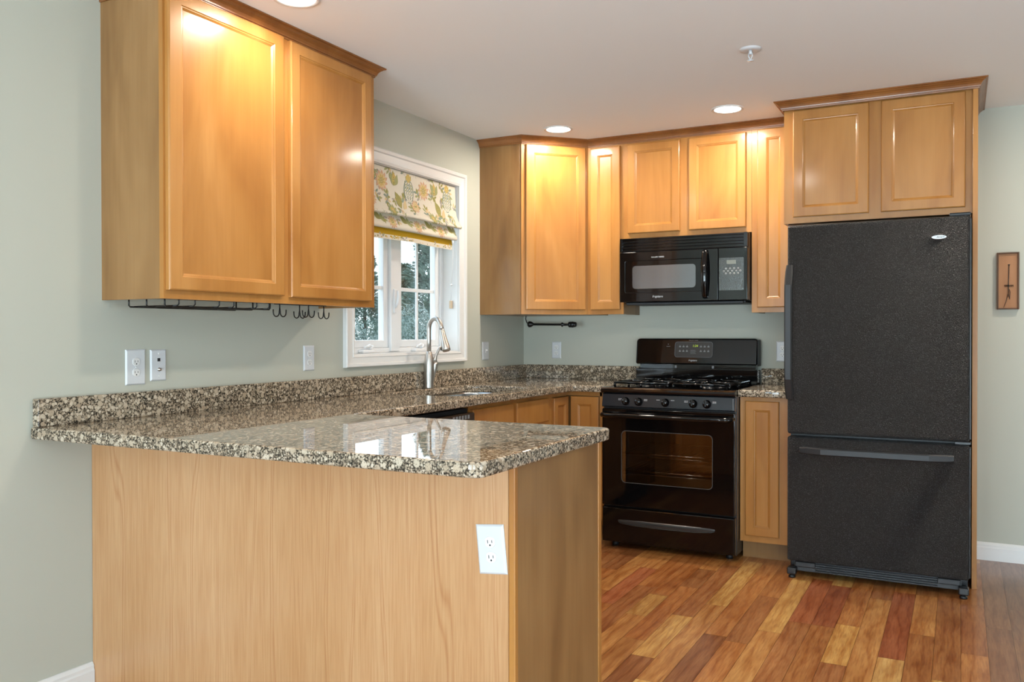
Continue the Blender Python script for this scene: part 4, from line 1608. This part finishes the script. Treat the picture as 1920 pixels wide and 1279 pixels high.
# ------------------------------------------------------------------ roman shade
def roman_shade():
    t = thing('roman_shade', 'floral roman shade folded up in the sink window', 'window shade', (0, 0, 0))
    Y0, Y1 = -1.850, -0.880
    def interp(prof, v):
        n = len(prof) - 1
        f = max(0, min(n - 1e-6, v * n))
        i = int(f)
        u = f - i
        p0 = prof[max(i - 1, 0)]
        p1, p2 = prof[i], prof[i + 1]
        p3 = prof[min(i + 2, n)]
        def c(k):
            return 0.5 * ((2 * p1[k]) + (-p0[k] + p2[k]) * u + (2 * p0[k] - 5 * p1[k] + 4 * p2[k] - p3[k]) * u * u + (-p0[k] + 3 * p1[k] - 3 * p2[k] + p3[k]) * u ** 3)
        return c(0), c(1)
    sections = {
        'upper_panel': ([(-0.010, 2.086), (-0.008, 2.02), (-0.004, 1.95), (0.006, 1.90), (0.026, 1.862), (0.038, 1.845), (0.030, 1.836), (0.006, 1.842)], Y0, Y1, 'cream'),
        'middle_fold': ([(-0.012, 1.860), (-0.002, 1.835), (0.012, 1.800), (0.020, 1.778), (0.012, 1.766), (-0.010, 1.772)], Y0, Y1 - 0.022, 'cream'),
        'hem': ([(-0.022, 1.790), (-0.012, 1.765), (-0.008, 1.740), (-0.008, 1.712)], Y0, Y1 - 0.034, 'cream'),
    }
    pal = {'cream': (216, 208, 192), 'olive': (152, 146, 90), 'mustard': (194, 168, 100), 'teal': (134, 146, 132), 'coral': (202, 162, 134), 'grey': (160, 152, 144), 'gold': (186, 148, 36), 'sage': (158, 158, 112), 'peach': (208, 184, 140)}
    names = list(pal)
    mats = []
    for k in names:
        m = mat('shade_' + k, pal[k], 0.85, spec=0.2)
        n = NT(m)
        n.bump(n.noise(n.coords((1, 1, 1)), 900, 1), 0.15, 0.001)
        # thin cloth lets some daylight through
        mats.append(m)
    idx = {k: i for i, k in enumerate(names)}
    rnd = random.Random(11)
    for sname, (prof, ya, yb, basec) in sections.items():
        L = prof[0][1] - min(p[1] for p in prof)
        wav = 0.004
        def S(yy, v, lift=0.0):
            x, z = interp(prof, v)
            x2, z2 = interp(prof, min(1, v + 0.02))
            x1, z1 = interp(prof, max(0, v - 0.02))
            nx, nz = -(z2 - z1), (x2 - x1)
            l = math.hypot(nx, nz) or 1
            s = math.sin(yy * 9.0 + 1.3) * wav * v + math.sin(yy * 23.0) * wav * 0.3 * v
            return (x + nx / l * lift + s, yy, z + nz / l * lift + s * 0.5)
        b = bmesh.new()
        NV, NY = 28, 60
        grid = [[b.verts.new(S(ya + (yb - ya) * j / NY, i / NV)) for j in range(NY + 1)] for i in range(NV + 1)]
        for i in range(NV):
            for j in range(NY):
                f = b.faces.new((grid[i][j], grid[i + 1][j], grid[i + 1][j + 1], grid[i][j + 1]))
                f.smooth = True
                f.material_index = idx[basec]
                if sname == 'hem' and 0.30 < (i + 0.5) / NV < 0.72:
                    f.material_index = idx['gold']
        # printed motifs, laid on the cloth
        vmax = 0.93
        # arc length to v (approx)
        tab = [0.0]
        for i in range(1, 101):
            x1, z1 = interp(prof, (i - 1) / 100)
            x2, z2 = interp(prof, i / 100)
            tab.append(tab[-1] + math.hypot(x2 - x1, z2 - z1))
        def v_of(s):
            s = max(0, min(tab[-1] * vmax, s))
            for i in range(1, 101):
                if tab[i] >= s:
                    return (i - 1 + (s - tab[i - 1]) / max(1e-9, tab[i] - tab[i - 1])) / 100
            return vmax
        lift = [0.0003]
        def poly(pts, c):
            lift[0] += 0.0000003
            vs_ = []
            for (py, ps) in pts:
                vs_.append(b.verts.new(S(max(ya + 0.001, min(yb - 0.001, py)), v_of(ps), lift[0])))
            try:
                f = b.faces.new(vs_)
                f.material_index = idx[c]
            except ValueError:
                pass
        def leaf(cy, cs, a, ln, w, c):
            n = 7
            up, dn = [], []
            for k in range(n + 1):
                u = k / n
                h = w * math.sin(PI * u) * (1.2 - 0.4 * u)
                bend = 0.12 * ln * math.sin(PI * u)
                for side, lst in ((1, up), (-1, dn)):
                    lx, ly = u * ln, side * h + bend
                    lst.append((cy + lx * math.cos(a) - ly * math.sin(a), cs + lx * math.sin(a) + ly * math.cos(a)))
            for k in range(n):
                poly([up[k], up[k + 1], dn[k + 1], dn[k]] if 0 < k < n - 1 else ([up[0], up[1], dn[1]] if k == 0 else [up[k], up[k + 1], dn[k]]), c)
        def stem(pts, w, c):
            for (a, d) in zip(pts, pts[1:]):
                dx, dy = d[0] - a[0], d[1] - a[1]
                l = math.hypot(dx, dy) or 1
                nx, ny = -dy / l * w, dx / l * w
                poly([(a[0] + nx, a[1] + ny), (d[0] + nx, d[1] + ny), (d[0] - nx, d[1] - ny), (a[0] - nx, a[1] - ny)], c)
        def disc(cy, cs, r, c, sq=1.0, n=12):
            for k in range(n):
                a0, a1 = 2 * PI * k / n, 2 * PI * (k + 1) / n
                nr = max(1, int(r * max(1, sq) / 0.010))
                for q_ in range(nr):
                    ra, rb = r * q_ / nr, r * (q_ + 1) / nr
                    pp = [(cy + ra * math.cos(a0), cs + ra * sq * math.sin(a0)), (cy + rb * math.cos(a0), cs + rb * sq * math.sin(a0)), (cy + rb * math.cos(a1), cs + rb * sq * math.sin(a1)), (cy + ra * math.cos(a1), cs + ra * sq * math.sin(a1))]
                    poly(pp if q_ else [pp[0], pp[1], pp[2]], c)
        def petals(cy, cs, r0, r1, n, c, w):
            for k in range(n):
                a = 2 * PI * k / n + 0.2
                leaf(cy + r0 * math.cos(a), cs + r0 * math.sin(a), a, r1 - r0, w, c)
        def bloom(cy, cs, r):
            petals(cy, cs, r * 0.4, r, 11, 'coral', r * 0.17)
            disc(cy, cs, r * 0.68, 'peach')
            petals(cy, cs, r * 0.2, r * 0.62, 9, 'mustard', r * 0.10)
            disc(cy, cs, r * 0.28, 'olive')
            petals(cy, cs, r * 0.05, r * 0.26, 6, 'peach', r * 0.05)
        def cone(cy, cs, w, h):
            disc(cy, cs, w, 'teal', h / w, 20)
            for i in range(7):
                rowv = -0.78 + i * 0.26
                half = math.sqrt(max(0, 1 - rowv ** 2))
                n = max(1, int(round(half * 4)))
                for k in range(n):
                    u = (k + 0.5) / n * 2 - 1
                    px, py = cy + u * half * w * 0.86, cs + rowv * h
                    disc(px, py, w * 0.19, 'cream', 1.2, 8)
                    disc(px, py, w * 0.14, 'sage' if (i + k) % 2 else 'teal', 1.2, 8)
            petals(cy, cs - h * 1.05, 0.002, w * 0.62, 8, 'mustard', w * 0.14)
        S_ = tab[-1]
        def spray(cy, cs, ang, n, sz):
            """a curving twig with paired leaves"""
            x, y2, a = cy, cs, ang
            for k in range(n):
                nx_, ny_ = x + math.cos(a) * sz * 0.55, y2 + math.sin(a) * sz * 0.55
                stem([(x, y2), (nx_, ny_)], 0.0010, 'grey')
                for sd in (-1, 1):
                    leaf(nx_, ny_, a + sd * 0.9, sz * rnd.uniform(0.8, 1.15), sz * 0.22, rnd.choice(['olive', 'sage', 'sage', 'grey', 'teal', 'peach']))
                x, y2, a = nx_, ny_, a + 0.35
            leaf(x, y2, a, sz, sz * 0.24, 'olive')
        def tulip(cy, cs, h):
            for (o, c) in ((-0.5, 'sage'), (0.5, 'sage'), (0, 'mustard')):
                leaf(cy, cs, R(-90) + o, h, h * 0.24, c)
            leaf(cy, cs, R(-90), h * 0.7, h * 0.12, 'olive')
        if sname == 'upper_panel':
            for k in range(9):
                for s0, sg in ((0.06, 0.6), (0.28, 1.4), (0.46, -0.5), (0.64, 2.4), (0.80, 0.4)):
                    spray(ya + 0.010 + k * 0.108 + s0 * 0.10, S_ * s0, sg + k * 0.8, 3, 0.032)
            pat = [(0.045, 0.30, 'c'), (0.185, 0.20, 't'), (0.290, 0.26, 'b'), (0.140, 0.66, 'p'), (0.385, 0.58, 'l'), (0.235, 0.80, 's')]
            for rpt in range(3):
                for (dy, fs, kd) in pat:
                    cy = yb - 0.055 - dy - rpt * 0.39
                    if cy < ya + 0.05:
                        continue
                    cs = S_ * fs
                    if kd == 'c':
                        cone(cy, cs + 0.012, 0.046, 0.068)
                    elif kd == 't':
                        tulip(cy, cs + 0.03, 0.075)
                    elif kd == 'b':
                        bloom(cy, cs, 0.056)
                    elif kd == 'p':
                        leaf(cy, cs + 0.02, R(-110), 0.10, 0.026, 'olive')
                        leaf(cy - 0.004, cs + 0.012, R(-110), 0.075, 0.012, 'mustard')
                        leaf(cy + 0.02, cs + 0.02, R(-60), 0.07, 0.016, 'peach')
                    elif kd == 'l':
                        bloom(cy, cs + 0.01, 0.040)
                    else:
                        petals(cy, cs, 0.004, 0.044, 9, 'sage', 0.009)
                        petals(cy, cs, 0.002, 0.026, 7, 'mustard', 0.006)
        elif sname == 'middle_fold':
            for k in range(8):
                y = yb - 0.05 - k * 0.118
                if k % 2 == 0:
                    leaf(y - 0.03, S_ * 0.10, R(35), 0.075, 0.020, 'olive')
                    leaf(y + 0.03, S_ * 0.15, R(80), 0.055, 0.015, 'sage')
                else:
                    bloom(y, S_ * 0.5, 0.040)
                spray(y + 0.045, S_ * 0.2, 1.0, 2, 0.028)
        else:
            for k in range(70):
                leaf(rnd.uniform(ya, yb), S_ * rnd.uniform(0.76, 0.92), rnd.uniform(0, 2 * PI), rnd.uniform(0.010, 0.024), 0.005, rnd.choice(['olive', 'sage', 'grey', 'mustard', 'peach', 'gold']))
        bmesh.ops.recalc_face_normals(b, faces=[f for f in b.faces if len(f.verts) == 4 and f.smooth])
        q = B()
        q.merge(b)
        o = q.obj(sname, mats, t)
    q = B()
    q.box(-0.040, -0.012, Y0, Y1, 2.060, 2.087)
    q.obj('head_rail', 'trim', t)
    # pull cords hanging by the jamb
    q = B()
    q.tube([(-0.020, -0.886, 1.86), (-0.028, -0.886, 1.60), (-0.034, -0.886, 1.50), (-0.036, -0.885, 1.41)], 0.0012, 6)
    q.tube([(-0.018, -0.883, 1.86), (-0.024, -0.884, 1.60), (-0.034, -0.885, 1.50)], 0.0012, 6)
    q.obj('pull_cord', 'trim', t)
    q = B()
    q.lathe([(0.0, 0.012), (0.006, 0.010), (0.007, 0.0), (0.0, -0.002)], (-0.034, -0.8855, 1.50), seg=12)
    q.obj('cord_connector', 'trim', t)
    q = B()
    q.box(-0.046, -0.028, -0.892, -0.879, 1.365, 1.412, 0.004)
    q.obj('cord_tassel', wood('tassel_wood', (214, 190, 160), (200, 176, 146), (180, 156, 128), coat=0.0), t)
roman_shade()

# ------------------------------------------------------------------ outdoors
gm = mat('meadow', (120, 128, 110), 0.95)
n = NT(gm)
n.color(n.ramp(n.noise(n.coords((1, 1, 1)), 3, 5), [(0.35, (104, 112, 96)), (0.7, (150, 154, 136))]))
b = B()
b.box(-90, -0.5, -20, 90, -0.6, -0.5)
struct(b.obj('ground', gm), 'green lawn outside the window', 'ground')

lm = mat('conifer_needles', (74, 96, 84), 0.8)
n = NT(lm)
n.color(n.ramp(n.noise(n.coords((1, 1, 1)), 2.5, 3), [(0.3, (112, 132, 120)), (0.7, (150, 166, 156))]))
lm2 = mat('shrub_leaves', (120, 136, 122), 0.85)
n = NT(lm2)
n.color(n.ramp(n.noise(n.coords((1, 1, 1)), 6, 4), [(0.3, (96, 108, 100)), (0.7, (134, 144, 136))]))
bark = mat('bark', (84, 76, 68), 0.9)

def conifer(label, px, dist, top, r, seed, n):
    """px: where it stands along the line of sight; top: height above the kitchen floor"""
    rnd = random.Random(seed)
    yw = R(27.6738) - math.atan((px - 960) / 1601.3)
    loc = (cam.location.x - math.sin(yw) * dist, cam.location.y + math.cos(yw) * dist, -0.5)
    h = top + 0.5
    t = thing('conifer_tree', label, 'tree', loc, 0, 'conifers outside the window')
    b = B()
    b.tube([(0, 0, 0), (0, 0, h * 0.97)], [0.16, 0.02], 8)
    b.obj('trunk', bark, t)
    bm = bmesh.new()
    for i in range(n):
        u = rnd.random() ** 0.8
        z = h * (0.03 + 0.97 * u)
        tier = 0.75 + 0.25 * math.sin(z * 5.0 + seed)
        rad = r * (1 - u) ** 0.7 * tier + 0.08
        a = rnd.uniform(0, 2 * PI)
        q = rad * (0.35 + 0.65 * rnd.random() ** 0.5) * (0.8 + 0.35 * math.sin(a * 5 + seed + z))
        c = Vector((q * math.cos(a), q * math.sin(a), z - q * 0.15))
        out = Vector((math.cos(a), math.sin(a), 0.25 + rnd.uniform(-0.4, 0.4))).normalized()
        side = out.cross(Vector((0, 0, 1))).normalized()
        side = (side + Vector((rnd.uniform(-.4, .4), rnd.uniform(-.4, .4), rnd.uniform(-.6, .6)))).normalized()
        ln = rnd.uniform(0.18, 0.45)
        w = rnd.uniform(0.014, 0.035)
        for (o, k) in ((0.0, 1.0), (0.25, 2.2), (0.5, 1.7)):
            p = c + out * ln * o
            bm.faces.new([bm.verts.new(p - side * w * k + out * ln * .15), bm.verts.new(p + out * ln * 0.35), bm.verts.new(p + side * w * k + out * ln * .15), bm.verts.new(p)])
    q = B()
    q.merge(bm)
    q.obj('foliage', lm, t)
conifer('tall conifer outside the sink window, its top hidden by the shade', 806, 40, 6.2, 2.1, 3, 15000)
conifer('lower conifer seen through the window pane beside the tallest one', 757, 46, 4.9, 1.7, 5, 10000)
conifer('conifer seen at the edge of the window beside the wall cabinet', 684, 50, 6.2, 2.3, 9, 10000)
conifer('broad conifer filling the gap far behind the other trees', 730, 58, 5.2, 2.6, 14, 11000)
conifer('slim conifer standing behind the window jamb', 858, 50, 6.0, 2.0, 12, 6000)

def hedge():
    rnd = random.Random(40)
    bm = bmesh.new()
    # a long clipped row running across the view
    a0, a1 = Vector((-9.0, 3.0, -0.5)), Vector((0.2, 9.5, -0.5))
    d = (a1 - a0)
    nrm = Vector((-d.y, d.x, 0)).normalized()
    for i in range(70000):
        u, v, z = rnd.random(), rnd.uniform(-0.7, 0.7), rnd.random()
        c = a0 + d * u + nrm * v * (1 - 0.3 * z) + Vector((0, 0, 2.15 * z * (0.9 + 0.12 * math.sin(u * 60))))
        o = Vector((rnd.uniform(-1, 1), rnd.uniform(-1, 1), rnd.uniform(0.0, 1.4))).normalized()
        s_ = o.cross(Vector((rnd.uniform(-1, 1), rnd.uniform(-1, 1), 0.1))).normalized()
        ln, w = rnd.uniform(0.04, 0.11), rnd.uniform(0.005, 0.012)
        bm.faces.new([bm.verts.new(c - s_ * w), bm.verts.new(c + o * ln), bm.verts.new(c + s_ * w)])
    q = B()
    q.merge(bm)
    tag(q.obj('hedge', lm2, None), 'long grey-green hedge below the conifers outside the sink window', 'hedge')
hedge()
